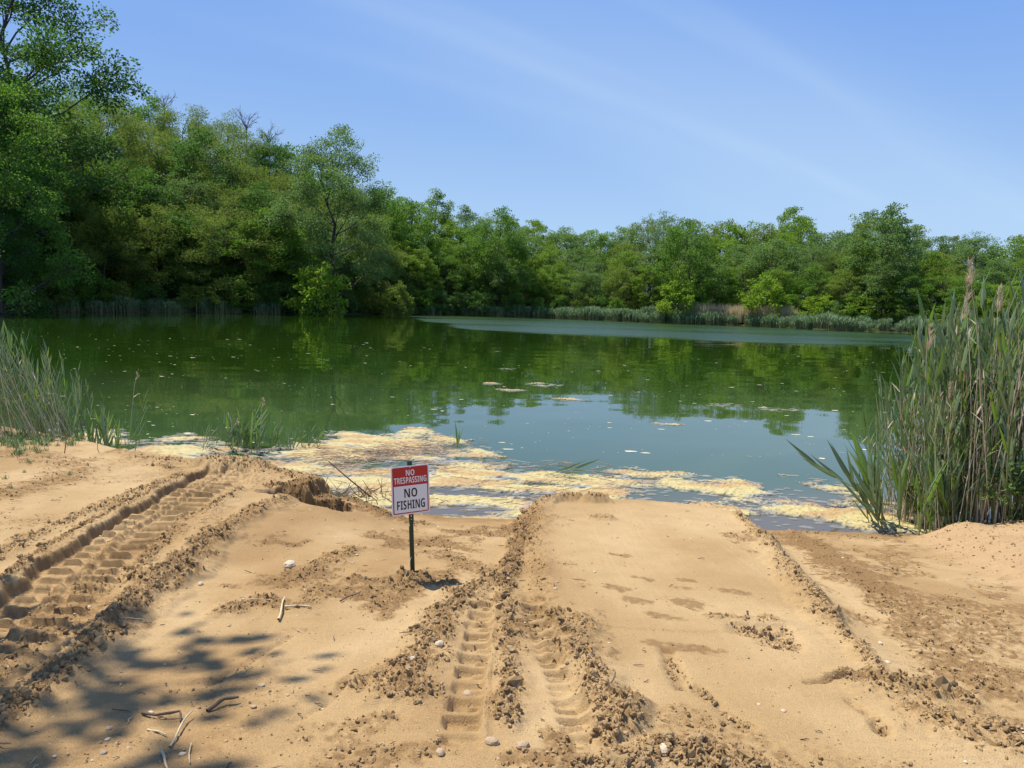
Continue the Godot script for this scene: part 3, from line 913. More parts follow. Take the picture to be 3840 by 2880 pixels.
func build_reeds() -> void:
	reed_mats = {
		"stem": mat(lin(0.26, 0.27, 0.10), 0.5, true, 0.2), "leaf": mat(lin(0.20, 0.295, 0.135), 0.45, true, 0.75), "leaf_bright": mat(lin(0.18, 0.31, 0.045), 0.45, true, 0.9),
		"cane": mat(lin(0.56, 0.47, 0.32), 0.6, true), "dry_leaf": mat(lin(0.44, 0.36, 0.24), 0.8, true, 0.4), "plume": mat(lin(0.56, 0.45, 0.31), 0.9, true, 0.8),
	}
	var green: Array[Node3D] = []
	for k in 9: green.append(reed(200 + k, 2.1, 10, 0.40, 0.0, false, 0.2))
	var dry: Array[Node3D] = []
	for k in 5: dry.append(reed(300 + k, 2.0, 3 if k < 3 else 0, 0.22, 0.0, true, 0.4))
	var tuft: Array[Node3D] = []
	for k in 6: tuft.append(reed(400 + k, 0.55, 6, 0.40, 0.0, false, 0.1))
	var r := RandomNumberGenerator.new()
	r.seed = 12
	# dense clump standing in the shallows on the right
	for k in 240:
		var x := 4.85 + 2.0 * r.randf()
		var d := r.randf_range(8.75, 10.6) - 0.05 * (x - 4.5)
		if x > 5.6: d = r.randf_range(8.45, 10.4)
		if x < 5.2 and d > 9.9 and r.randf() < 0.6: continue
		var h := lerpf(0.48, 1.36, smoothstep(4.65, 5.7, x)) * r.randf_range(0.72, 1.06)
		put_reed(green[k % 9], "green_reed", Vector3(x, minf(land(x, d), -0.02), -d), h, r.randf() * TAU, Vector2(r.randfn(-0.05, 0.09), r.randfn(0.03, 0.06)), "leafy green reed in the dense clump standing at the right water edge", "green reeds of the right hand clump")
	for k in 170:
		var x := 4.8 + 2.0 * r.randf()
		var d := r.randf_range(8.5, 10.2)
		put_reed(dry[k % 5], "dry_reed", Vector3(x, minf(land(x, d), -0.02), -d), lerpf(0.55, 1.4, smoothstep(4.5, 5.7, x)) * r.randf_range(0.6, 1.05), r.randf() * TAU, Vector2(r.randfn(-0.02, 0.10), r.randfn(0.02, 0.07)), "pale dry cane among the green reeds of the right hand clump", "dry canes of the right hand clump")
	for k in 26:
		var x := r.randf_range(4.35, 5.6)
		var d := r.randf_range(8.7, 9.5)
		put_reed(tuft[k % 6], "young_reed", Vector3(x, -0.02, -d), r.randf_range(0.9, 1.6), r.randf() * TAU, Vector2(r.randfn(-0.25, 0.2), r.randfn(0.1, 0.1)), "young bluish reed at the outer foot of the right hand clump", "young reeds at the foot of the right clump")
	var plumed := [[4.95, 9.1, 2.25, 0.36, "plumed dry reed standing left of the right clump, tan feathery head bent right"], [5.2, 8.9, 2.4, 0.3, "slim plumed reed second from the left over the right clump"], [5.3, 8.7, 2.6, 0.34, "plumed reed with a narrow upright head right of the slim one"], [5.4, 8.7, 2.5, 0.36, "plumed reed leaning right just left of the tallest plumes"], [5.48, 8.7, 2.8, 0.36, "tall plumed reed with a full tan head beneath the tallest one"], [5.55, 8.6, 3.0, 0.42, "tallest plumed reed near the right edge of the view"], [5.62, 8.55, 2.7, 0.34, "plumed reed cut by the right edge with a pink tan head"], [5.68, 8.65, 2.45, 0.3, "plumed reed leaning into the right edge below the pink head"], [5.0, 8.9, 1.65, 0.3, "short plumed reed with a drooping brown head among the leaves"], [5.3, 9.0, 1.9, 0.2, "plumed reed with a small head just above the leaves"]]
	for k in plumed.size():
		var s: Array = plumed[k]
		var o := reed(500 + k, s[2] + (0.22 if k > 0 and k < 8 else 0.0), 2, 0.2, s[3], true, 0.3)
		var c := put_reed(o, "plumed_reed", Vector3(s[0], -0.05, -s[1]), 1.0, 0.0, Vector2([0.0, -0.05, 0.02, 0.09, 0.0, 0.03, 0.01, 0.05, 0.06, 0.08][k], 0.0), s[4], "plumed reeds over the right hand clump")
		o.free()
		c.rotation.y += 0.0
	var bent := [[4.62, 9.5, 1.25, 0.18, 0.0, "thin bare cane curving up left of the right clump"], [4.85, 9.3, 1.15, 0.1, 0.0, "straight pale bare cane just left of the right clump"], [5.2, 9.0, 1.9, -0.42, 0.0, "bare pale cane leaning far left across the green water"], [5.75, 8.8, 2.3, -0.12, 0.0, "thick pale bent cane rising in front of the right clump"]]
	for k in bent.size():
		var s: Array = bent[k]
		var o := reed(560 + k, s[2], 0, 0.2, 0.0, true)
		put_reed(o, "bare_cane", Vector3(s[0], -0.05, -s[1]), 1.0, 0.0, Vector2(s[3], s[4]), s[5], "bare canes beside the right hand clump")
		o.free()
	# left bank clump
	for k in 95:
		var x := -8.5 + 1.95 * pow(r.randf(), 0.9)
		var d := r.randf_range(10.9, 12.4)
		var h := lerpf(0.76, 0.60, smoothstep(-7.8, -6.7, x)) * r.randf_range(0.7, 1.05)
		put_reed(green[k % 9], "green_reed", Vector3(x, maxf(land(x, d), -0.05), -d), h, r.randf() * TAU, Vector2(r.randfn(-0.10, 0.10), r.randfn(0, 0.06)), "leafy green reed in the clump on the left bank", "green reeds of the left bank clump")
	for k in 95:
		var x := -8.5 + 2.0 * r.randf()
		var d := r.randf_range(10.7, 11.9)
		put_reed(dry[k % 5], "dry_reed", Vector3(x, maxf(land(x, d), -0.05), -d), r.randf_range(0.35, 0.72), r.randf() * TAU, Vector2(r.randfn(-0.32, 0.14), r.randfn(0.08, 0.1)), "pale broken dry cane leaning left at the foot of the left bank clump", "dry canes of the left bank clump")
	for k in 30:
		var x := r.randf_range(-7.4, -5.9)
		var d := r.randf_range(11.2, 12.4)
		put_reed(tuft[k % 6], "young_reed", Vector3(x, maxf(land(x, d), -0.03), -d), r.randf_range(0.6, 1.1), r.randf() * TAU, Vector2(r.randfn(-0.1, 0.2), r.randfn(0, 0.1)), "young bluish reed at the water side of the left bank clump", "young reeds beside the left clump")
	# small clumps out in the scum
	for k in 34:
		var x := -4.62 + r.randfn(0.0, 0.33)
		var d := 12.95 + r.randfn(0.0, 0.16)
		put_reed(tuft[k % 6], "young_reed", Vector3(x, -0.03, -d), r.randf_range(0.55, 1.05) * (1.15 - 0.5 * absf(x + 4.6)), r.randf() * TAU, Vector2(r.randfn(0.12, 0.28), r.randfn(0, 0.15)), "bluish reed in the small clump rising from the scum left of the sign", "reeds of the small clump in the scum")
	for k in 14:
		var x := r.randf_range(-4.1, -3.3)
		put_reed(tuft[k % 6], "young_reed", Vector3(x, -0.03, -13.1 + r.randf_range(-0.15, 0.15)), r.randf_range(0.35, 0.6), r.randf() * TAU, Vector2(r.randfn(0.0, 0.3), r.randfn(0, 0.15)), "short reed sprout right of the small clump in the scum", "short sprouts right of the small clump")
	var p1 := reed(600, 1.15, 1, 0.2, 0.16, true, 0.3)
	put_reed(p1, "plumed_reed", Vector3(-6.62, -0.03, -13.2), 1.0, 0.4, Vector2(0.0, 0.0), "lone plumed reed standing in the scum between the two left clumps", "")
	var p2 := reed(601, 0.85, 4, 0.4, 0.0, false, 0.4)
	put_reed(p2, "green_reed", Vector3(-6.42, -0.03, -13.1), 1.0, 1.4, Vector2(0.02, 0.0), "single leafy reed right beside the lone plumed reed", "")
	var p3 := reed(602, 0.8, 1, 0.2, 0.2, true, 0.3)
	put_reed(p3, "plumed_reed", Vector3(-4.3, -0.03, -12.9), 1.0, 0.4, Vector2(0.12, 0.0), "thin plumed reed leaning right out of the small clump", "")
	var p4 := reed(603, 0.5, 1, 0.2, 0.16, true, 0.3)
	put_reed(p4, "plumed_reed", Vector3(-4.85, -0.03, -12.8), 1.0, 0.4, Vector2(0.35, 0.0), "short reed with a pinkish plume in the small clump", "")
	var p5 := reed(604, 0.30, 5, 0.42, 0.0, false, 0.05)
	put_reed(p5, "young_reed", Vector3(-0.95, -0.03, -13.3), 0.95, 0.3, Vector2(0.1, 0.0), "green reed sprout alone on the scum beyond the sign", "")
	var p6 := reed(605, 0.6, 5, 0.5, 0.0, false, 0.3)
	put_reed(p6, "fallen_reed", Vector3(0.52, 0.03, -11.4), 0.9, 0.9, Vector2(1.25, 0.25), "green reed lying on the scum right of the sign", "")
	put_reed(p6, "fallen_reed", Vector3(4.75, 0.2, -10.2), 1.2, 0.2, Vector2(-1.05, -0.1), "drooping green reed hanging over the water left of the right clump", "")
	for p in [p1, p2, p3, p4, p5, p6]: p.free()
	for o in green + dry + tuft: o.free()
	# reed beds along the far shore, far too many to count
	var b := Buf.new()
	rng.seed = 9
	for k in 46:
		var o := Vector3(rng.randfn(0.0, 0.5), 0, rng.randfn(0.0, 0.5))
		var a := rng.randf() * TAU
		blade(b, o, Vector3(cos(a) * 0.12, 1, sin(a) * 0.12), rng.randf_range(1.3, 2.3), 0.07, 0.15, Color(0.9, 0.72, 0.5), Color(0.55, 0.8, 0.5), 3)
		for q in 3:
			a = rng.randf() * TAU
			blade(b, o + Vector3(0, rng.randf_range(0.7, 1.6), 0), Vector3(cos(a), 1.4, sin(a)), 0.6, 0.075, 0.8, Color(0.5, 0.75, 0.5), Color(0.55, 0.8, 0.55), 3)
	var clump := b.mesh()
	var green_at := []
	var green_tint := PackedColorArray()
	var tan_at := []
	var tan_tint := PackedColorArray()
	for k in far_shore.size() - 1:
		var a := far_shore[k]
		var e := far_shore[k + 1] - a
		var out := Vector2(-e.y, e.x).normalized()
		var az: float = (a.x + e.x * 0.5) / (a.y + e.y * 0.5)
		var deep := 6.5 if az > 0.02 else (2.5 if az < -0.3 else 1.6)
		var count := int(e.length() * deep * 1.15)
		for q in count:
			var t := r.randf()
			var s := r.randf()
			var p := a + e * t + out * (s * deep - 0.3)
			var here: float = p.x / p.y
			if here > -0.3 and here < -0.16: continue
			if here > 0.42 and s > 0.4 and r.randf() < 0.5: continue
			var size := r.randf_range(0.65, 1.2) * (0.85 + 0.35 * noise("bed", 0.12, 2).get_noise_2d(p.x, p.y)) * (1.0 if here < -0.3 else 1.05)
			green_at.append(Transform3D(Basis(Vector3.UP, r.randf() * TAU).scaled(Vector3(size, size, size)), Vector3(p.x, -0.1 + 0.08 * s * deep, -p.y)))
			var g := r.randf_range(0.75, 1.0)
			green_tint.append(Color(g, g * r.randf_range(0.9, 1.0), g))
	for q in 170:
		var t := r.randf()
		var p := Vector2(24, 133).lerp(Vector2(43, 121), t) + Vector2(0.45, 0.85) * r.randf_range(4.2, 6.6)
		if p.x < 30.0 and r.randf() < 0.7: continue
		tan_at.append(Transform3D(Basis(Vector3.UP, r.randf() * TAU).scaled(Vector3.ONE * r.randf_range(1.1, 1.6)), Vector3(p.x, 0.45, -p.y)))
		tan_tint.append(Color(1, 0.98, 0.94) * r.randf_range(0.8, 1.0))
	tag(scatter("reed_bed", clump, mat(lin(0.30, 0.36, 0.20), 0.6, true, 0.7), green_at, green_tint), "bed of green reeds lining the far shore", "reed bed", "", "stuff")
	var tan_reeds := Buf.new()
	for k in 60:
		var o := Vector3(rng.randf_range(-0.9, 0.9), 0, rng.randf_range(-0.6, 0.6))
		var a := rng.randf() * TAU
		blade(tan_reeds, o, Vector3(cos(a) * 0.15, 1, sin(a) * 0.15), rng.randf_range(1.5, 2.2), 0.07, 0.25, Color(0.75, 0.74, 0.68), Color(1, 0.96, 0.88), 4)
	tag(scatter("dry_reed_bed", tan_reeds.mesh(), mat(lin(0.66, 0.60, 0.42), 0.8, true, 1.0), tan_at, tan_tint), "patch of tan dead reeds behind the right reed bed", "reed bed", "", "stuff")

# ---------------------------------------------------------------- algae scum
var scum_mat: StandardMaterial3D

func scum(called: String, label: String, outline: Array, fullness: float, cream: float, cell := 0.035, holes: Array = []) -> void:
	var p := table(outline)
	var lo := p[0]
	var hi := p[0]
	for q in p:
		lo = lo.min(q); hi = hi.max(q)
	lo -= Vector2(0.5, 0.5); hi += Vector2(0.5, 0.5)
	var nx := int((hi.x - lo.x) / cell) + 1
	var nd := int((hi.y - lo.y) / cell) + 1
	var coarse := noise("scum_coarse", 0.9, 4)
	var fine := noise("scum_fine", 5.0, 3)
	var pads := noise("scum_pads", 4.6, 1, FastNoiseLite.TYPE_CELLULAR)
	var curd := noise("scum_curd", 9.0, 4)
	var f := PackedFloat32Array()
	var hh := PackedFloat32Array()
	f.resize(nx * nd); hh.resize(nx * nd)
	for j in nd:
		for i in nx:
			var q := lo + Vector2(i, j) * cell
			var s := poly_distance(p, q)
			var c := coarse.get_noise_2d(q.x * 0.8, q.y * 1.3)
			var e := fine.get_noise_2d(q.x * 0.7, q.y * 1.2)
			var inner := clampf(-s / 0.5, -1.5, 1.0) + 0.45 * e + 0.35 * c
			var solid := inner + fullness + 1.6 * c - 0.6 + 0.85 * fine.get_noise_2d(q.x * 2.1 + 40.0, q.y * 3.6)
			for g in holes:
				solid -= 2.4 * exp(-pow((q.x - g[0]) / g[2], 2.0) - pow((q.y - g[1]) / g[3], 2.0))
			var pad := minf(inner + 0.35, (0.30 + 0.22 * c + 0.12 * fullness) - (pads.get_noise_2d(q.x * 0.75, q.y * 1.25) + 1.0) + 0.10 * e)
			var best := maxf(solid, pad * 2.0)
			best = minf(best, inner + 0.55)
			f[j * nx + i] = best
			var thick := smoothstep(0.0, 0.8, solid)
			hh[j * nx + i] = 0.004 + 0.006 * smoothstep(0.0, 0.15, best) + thick * (0.012 + 0.022 * maxf(0.0, curd.get_noise_2d(q.x, q.y) + 0.1 + 0.6 * c))
	var b := Buf.new()
	for j in nd - 1:
		for i in nx - 1:
			var ids := [j * nx + i, j * nx + i + 1, (j + 1) * nx + i + 1, (j + 1) * nx + i]
			if f[ids[0]] <= 0.0 and f[ids[1]] <= 0.0 and f[ids[2]] <= 0.0 and f[ids[3]] <= 0.0: continue
			var pos := [Vector2(i, j), Vector2(i + 1, j), Vector2(i + 1, j + 1), Vector2(i, j + 1)]
			var ring := PackedVector3Array()
			for k in 4:
				var fa := f[ids[k]]
				var fb := f[ids[(k + 1) % 4]]
				if fa > 0.0: ring.append(Vector3(pos[k].x, hh[ids[k]], pos[k].y))
				if (fa > 0.0) != (fb > 0.0):
					var t := fa / (fa - fb)
					var m: Vector2 = pos[k].lerp(pos[(k + 1) % 4], t)
					ring.append(Vector3(m.x, 0.002, m.y))
			var start := b.v.size()
			for v in ring:
				var q := lo + Vector2(v.x, v.z) * cell
				b.v.append(Vector3(q.x, v.y, -q.y))
				var c := coarse.get_noise_2d(q.x * 0.8, q.y * 1.3)
				var e := curd.get_noise_2d(q.x * 0.6, q.y)
				var tone := clampf(cream + 1.1 * c + 0.25 * e, 0.0, 1.0)
				var film := Color(0.27, 0.29, 0.27)
				var milk := Color(0.44, 0.375, 0.165)
				var rust := Color(0.37, 0.235, 0.10)
				var col := film.lerp(milk, smoothstep(0.15, 0.5, tone))
				col = col.lerp(rust, smoothstep(0.15, 0.5, noise("scum_rust", 1.1, 3).get_noise_2d(q.x * 0.6, q.y * 1.6) + 0.22) * 0.8)
				col = col.lerp(film, 0.8 * (1.0 - smoothstep(0.010, 0.020, v.y)))
				col = col * (1.0 + 0.22 * e)
				col.a = lerpf(0.30, 1.0, smoothstep(0.004, 0.017, v.y))
				b.c.append(col)
			for k in range(1, ring.size() - 1):
				b.i.append_array(PackedInt32Array([start, start + k + 1, start + k]))
	tag(part(called, b.mesh(), scum_mat, self), label, "algae scum", "algae scum at the near water edge")

func build_scum() -> void:
	scum_mat = mat(Color.WHITE, 0.75, true, 0.0, 0.4)
	scum_mat.transparency = BaseMaterial3D.TRANSPARENCY_ALPHA
	scum_mat.heightmap_enabled = true
	scum_mat.heightmap_texture = sand_mat.heightmap_texture
	scum_mat.heightmap_scale = 0.5
	scum_mat.uv1_triplanar = true
	scum_mat.uv1_world_triplanar = true
	scum_mat.uv1_scale = Vector3(1.3, 1.3, 1.3)
	scum("scum_mat", "large cream scum mat beyond the sign, littered with brown straw", [-4.41, 11.95, -4.23, 12.74, -3.8, 13.45, -3.44, 13.97, -3.1, 14.79, -2.4, 14.38, -2.0, 14.71, -1.44, 14.04, -0.98, 13.65, -0.52, 13.59, -0.42, 12.89, -0.79, 12.64, -1.34, 12.86, -1.88, 12.78, -2.33, 12.72, -2.66, 12.01, -2.91, 11.56, -3.25, 11.01, -3.96, 11.3], 0.75, 0.75)
	scum("scum_streak", "thin curved scum streak trailing behind the straw covered mat", [-2.17, 14.85, -2.1, 15.1, -1.69, 15.22, -1.28, 14.82, -0.95, 13.85, -1.02, 13.7, -1.36, 14.6, -1.7, 15.0], 0.9, 0.7)
	scum("scum_film", "greyish thin scum film between the two largest mats", [-2.93, 11.63, -2.66, 12.01, -2.33, 12.62, -1.34, 12.8, -0.79, 12.68, -0.31, 12.3, 0.36, 12.05, 0.3, 11.6, -0.74, 11.9, -1.94, 11.6, -2.71, 10.95], 0.1, 0.1)
	scum("scum_mat", "broad orange and cream scum mat right behind the sign and along the sand", [-3.04, 10.7, -2.69, 11.5, -1.94, 11.69, -0.75, 12.15, 0.21, 11.77, 0.84, 11.46, 1.27, 11.52, 2.01, 12.21, 2.16, 11.79, 2.0, 10.72, 1.5, 10.0, 0.6, 9.3, -0.2, 8.6, -0.95, 8.9, -1.35, 9.0, -2.3, 9.3], 0.68, 0.62, 0.03, [[-0.75, 10.3, 0.5, 0.22], [0.1, 10.15, 0.35, 0.16], [-0.5, 9.35, 0.6, 0.16], [0.45, 10.9, 0.4, 0.12], [-1.9, 9.9, 0.4, 0.3], [0.0, 9.1, 0.4, 0.1]])
	scum("scum_mat", "orange tinged scum band drifting right of the sign off the graded lane", [2.0, 11.75, 2.72, 11.75, 3.54, 11.6, 3.95, 11.05, 4.3, 10.5, 4.67, 10.42, 5.1, 10.05, 5.2, 9.0, 4.27, 9.0, 3.73, 9.27, 3.32, 9.76, 2.89, 10.18, 2.59, 10.53, 2.05, 10.74], 0.45, 0.55, 0.03)
	scum("scum_pads", "pale round scum pads floating by the right corner of the graded lane", [1.3, 10.3, 2.56, 10.5, 3.1, 9.95, 3.5, 9.3, 2.9, 9.1, 2.0, 9.65], -0.9, 0.2, 0.03)
	scum("scum_streak", "cream scum streak reaching out left of the right reed clump", [4.5, 11.9, 4.62, 11.9, 5.0, 11.2, 5.35, 10.5, 5.3, 9.9, 5.0, 10.2, 4.85, 10.7, 4.6, 11.4], 0.45, 0.7, 0.03)
	scum("scum_mat", "pale broken scum mat between the left bank reeds and the small clump", [-8.4, 14.5, -7.42, 14.2, -6.6, 13.0, -6.19, 14.02, -5.3, 13.3, -4.6, 12.9, -4.5, 11.5, -6.08, 11.1, -7.3, 12.6], 0.42, 0.6)
	scum("scum_mat", "cream scum tucked among the foot of the right reed clump", [4.2, 9.3, 5.0, 9.6, 6.5, 9.5, 6.6, 8.75, 5.4, 8.75, 4.6, 8.8], 0.2, 0.7)
	scum("scum_film", "thin milky scum film with holes between the sand edge and the orange mat", [-2.6, 9.2, -2.4, 10.4, -1.0, 10.9, 0.6, 10.8, 1.6, 10.5, 1.5, 9.6, 0.5, 8.9, -0.3, 8.4, -1.2, 8.6, -2.0, 8.9], -0.25, 0.25, 0.03)
	scum("scum_film", "milky film of small pads off the right corner of the graded lane", [1.8, 10.9, 3.0, 10.6, 4.0, 9.9, 4.6, 9.3, 4.2, 8.8, 3.2, 9.0, 2.4, 9.4, 1.6, 9.9], -0.4, 0.25, 0.03)
	# single patches far out
	var far_patches := [[0.97, 24.7, 0.42, 0.3, "largest cream scum patch floating in the middle of the lake"], [-0.61, 24.6, 0.16, 0.14, "small cream scum patch left of the largest floating one"], [0.05, 23.0, 0.22, 0.14, "long cream scum patch nearer than the largest floating one"], [7.0, 20.1, 0.5, 0.10, "narrow pale scum streak under the right tree reflections"], [5.8, 20.8, 0.3, 0.08, "thin pale scum streak left of the narrow right one"], [1.6, 21.0, 0.3, 0.10, "pale scum streak on the sky reflection right of centre"], [-0.31, 30.3, 0.25, 0.2, "small distant scum patch above the largest floating one"], [3.4, 17.0, 0.3, 0.1, "faint scum streak on blue water right of centre"]]
	for s in far_patches:
		scum("scum_patch", s[4], [s[0] - s[2], s[1], s[0] - s[2] * 0.4, s[1] + s[3], s[0] + s[2] * 0.6, s[1] + s[3] * 0.7, s[0] + s[2], s[1] - s[3] * 0.3, s[0], s[1] - s[3]], 0.3, 0.9, 0.03)
	# flecks too small and many to count
	var b := Buf.new()
	for k in 9:
		var a := TAU * k / 9.0
		b.v.append(Vector3(cos(a) * (1.0 + 0.25 * sin(k * 2.7)), 0.0, sin(a) * (1.0 + 0.25 * cos(k * 3.9))))
	b.v.append(Vector3(0, 0.12, 0))
	for k in 9: b.i.append_array(PackedInt32Array([k, 9, (k + 1) % 9]))
	var r := RandomNumberGenerator.new()
	r.seed = 88
	var places := []
	var tints := PackedColorArray()
	var spread := noise("flecks", 0.18, 2)
	while places.size() < 700:
		var d := 13.5 + 34.0 * pow(r.randf(), 1.5)
		var x := r.randf_range(-0.64, 0.6) * d
		if spread.get_noise_2d(x * 0.6, d * 2.0) < r.randf_range(-0.35, 0.4): continue
		var s := 0.006 + 0.05 * pow(r.randf(), 7.0) + d * 0.00035
		places.append(Transform3D(Basis(Vector3.UP, r.randf() * TAU).scaled(Vector3(s * r.randf_range(0.8, 2.2), s * 0.5, s)), Vector3(x, 0.003, -d)))
		tints.append(Color(0.95, 0.95, 0.85) * r.randf_range(0.6, 1.0))
	tag(scatter("scum_flecks", b.mesh(), mat(lin(0.62, 0.58, 0.42), 0.8, true), places, tints), "scattered pale scum flecks drifting on the lake", "scum flecks", "", "stuff")

# ---------------------------------------------------------------- the sign
func plate(w: float, h: float, r: float, t: float, y0 := 0.0) -> ArrayMesh:   # rounded sheet standing in xy, front towards +z
	var rim := PackedVector2Array()
	for q in 4:
		var c := Vector2(w / 2 - r, h / 2 - r) * Vector2([1, -1, -1, 1][q], [1, 1, -1, -1][q]) + Vector2(0, y0)
		for k in 7:
			var a := PI / 2 * (q + k / 6.0)
			rim.append(c + Vector2(cos(a), sin(a)) * r)
	var st := SurfaceTool.new()
	st.begin(Mesh.PRIMITIVE_TRIANGLES)
	st.set_smooth_group(-1)
	var m := rim.size()
	for k in m:
		var a := rim[k]
		var b := rim[(k + 1) % m]
		for v in [Vector3(0, y0, t), Vector3(b.x, b.y, t), Vector3(a.x, a.y, t), Vector3(0, y0, 0), Vector3(a.x, a.y, 0), Vector3(b.x, b.y, 0), Vector3(a.x, a.y, 0), Vector3(a.x, a.y, t), Vector3(b.x, b.y, t), Vector3(a.x, a.y, 0), Vector3(b.x, b.y, t), Vector3(b.x, b.y, 0)]:
			st.add_vertex(v)
	st.generate_normals()
	return st.commit()

func words_on(called: String, text: String, w: float, h: float, at: Vector3, m: Material, parent: Node) -> void:
	var f := SystemFont.new()
	f.font_names = PackedStringArray(["Droid Sans"])
	f.font_weight = 700
	var t := TextMesh.new()
	t.text = text
	t.font = f
	t.font_size = 64
	t.pixel_size = 0.002
	t.depth = 0.01
	t.curve_step = 1.0
	var box := t.get_aabb()
	var o := part(called, t, m, parent)
	o.scale = Vector3(w / box.size.x, h / box.size.y, 0.12)
	o.position = at - Vector3((box.position.x + box.size.x / 2) * o.scale.x, (box.position.y + box.size.y / 2) * o.scale.y, 0)

func build_sign() -> void:
	var at := spot(-0.65, 5.19) - Vector3(0, 0.07, 0)
	var o := thing("warning_sign", at, "red and white no trespassing no fishing sign on a dark green metal stake", "sign")
	o.rotation = Vector3(0.0, deg_to_rad(25.0), 0.0)
	var lean := Node3D.new()
	var white := mat(lin(0.72, 0.70, 0.66), 0.45)
	var red := mat(lin(0.42, 0.012, 0.012), 0.4)
	var black := mat(lin(0.012, 0.011, 0.012), 0.45)
	var steel := mat(lin(0.012, 0.035, 0.022), 0.4)
	var zinc := mat(lin(0.5, 0.5, 0.48), 0.35)
	zinc.metallic = 0.8
	lean.free()
	o.basis = Basis(Vector3(0, 0, 1), deg_to_rad(2.6)) * Basis(Vector3.UP, deg_to_rad(25.0))
	# channel stake: wide flat head, narrower foot
	var post := CSGPolygon3D.new()
	post.name = "post"
	post.polygon = PackedVector2Array([Vector2(-0.017, 0.86), Vector2(-0.017, 0.44), Vector2(-0.012, 0.40), Vector2(-0.0105, -0.25), Vector2(0.0105, -0.25), Vector2(0.012, 0.40), Vector2(0.017, 0.44), Vector2(0.017, 0.86)])
	post.depth = 0.004
	post.material = steel
	o.add_child(post)
	for sx in [-1, 1]:
		var rib := CSGPolygon3D.new()
		rib.name = "flange"
		rib.polygon = PackedVector2Array([Vector2(sx * 0.0125 - 0.002, 0.40), Vector2(sx * 0.0125 - 0.002, -0.24), Vector2(sx * 0.0125 + 0.002, -0.24), Vector2(sx * 0.0125 + 0.002, 0.40)])
		rib.depth = 0.014
		rib.position.z = -0.004
		rib.material = steel
		post.add_child(rib, true)
	for y in [0.475, 0.452]:
		var hole := CSGCylinder3D.new()
		hole.name = "hole"
		hole.operation = CSGShape3D.OPERATION_SUBTRACTION
		hole.radius = 0.0035; hole.height = 0.05; hole.sides = 10
		hole.rotation.x = PI / 2
		hole.position = Vector3(0, y, 0)
		post.add_child(hole, true)
	var H := 0.342
	var W := 0.272
	var cy := 0.66
	var tone := part("panel", plate(W, H, 0.014, 0.002), white, o)
	tone.position = Vector3(0, cy, 0.002)
	var r := part("red_field", plate(W - 0.018, H - 0.018, 0.009, 0.0009), red, tone)
	r.position.z = 0.002
	var w := part("white_field", plate(W - 0.034, H * 0.545, 0.002, 0.0009), white, tone)
	w.position = Vector3(0, H / 2 - H * 0.405 - H * 0.2725, 0.0029)
	var z := 0.0042
	words_on("lettering", "NO", W * 0.225, H * 0.118, Vector3(0, H / 2 - H * 0.142, 0.0036), white, tone)
	words_on("lettering", "TRESPASSING", W * 0.85, H * 0.128, Vector3(0, H / 2 - H * 0.292, 0.0036), white, tone)
	words_on("lettering", "NO", W * 0.34, H * 0.182, Vector3(0, H / 2 - H * 0.555, z), black, tone)
	words_on("lettering", "FISHING", W * 0.735, H * 0.187, Vector3(0, H / 2 - H * 0.795, z), black, tone)
	for y in [H * 0.462, -H * 0.466]:
		var bolt := CylinderMesh.new()
		bolt.top_radius = 0.0035; bolt.bottom_radius = 0.0045; bolt.height = 0.003; bolt.radial_segments = 12
		var q := part("bolt", bolt, zinc, tone)
		q.rotation.x = PI / 2
		q.position = Vector3(0, y, 0.0045)

# ---------------------------------------------------------------- litter on the sand
func stick(called: String, label: String, from: Vector3, to: Vector3, r: float, m: Material, kink := 0.03, cat := "stick") -> void:
	var o := thing(called, from, label, cat, "sticks lying on the sand")
	var b := Buf.new()
	var e := to - from
	r *= 0.6
	var pts := PackedVector3Array()
	var rad := PackedFloat32Array()
	for k in 6:
		var t := k / 5.0
		pts.append(e * t + Vector3(sin(t * 5.0 + from.x * 9.0), 0.3 * sin(t * 4.0), cos(t * 6.0 + from.x * 5.0)) * kink * e.length())
		rad.append(r * (1.0 - 0.35 * t) * (1.18 if k % 2 == 0 else 0.95))
	tube(b, pts, rad, 7)
	part("shaft", b.mesh(), m, o)

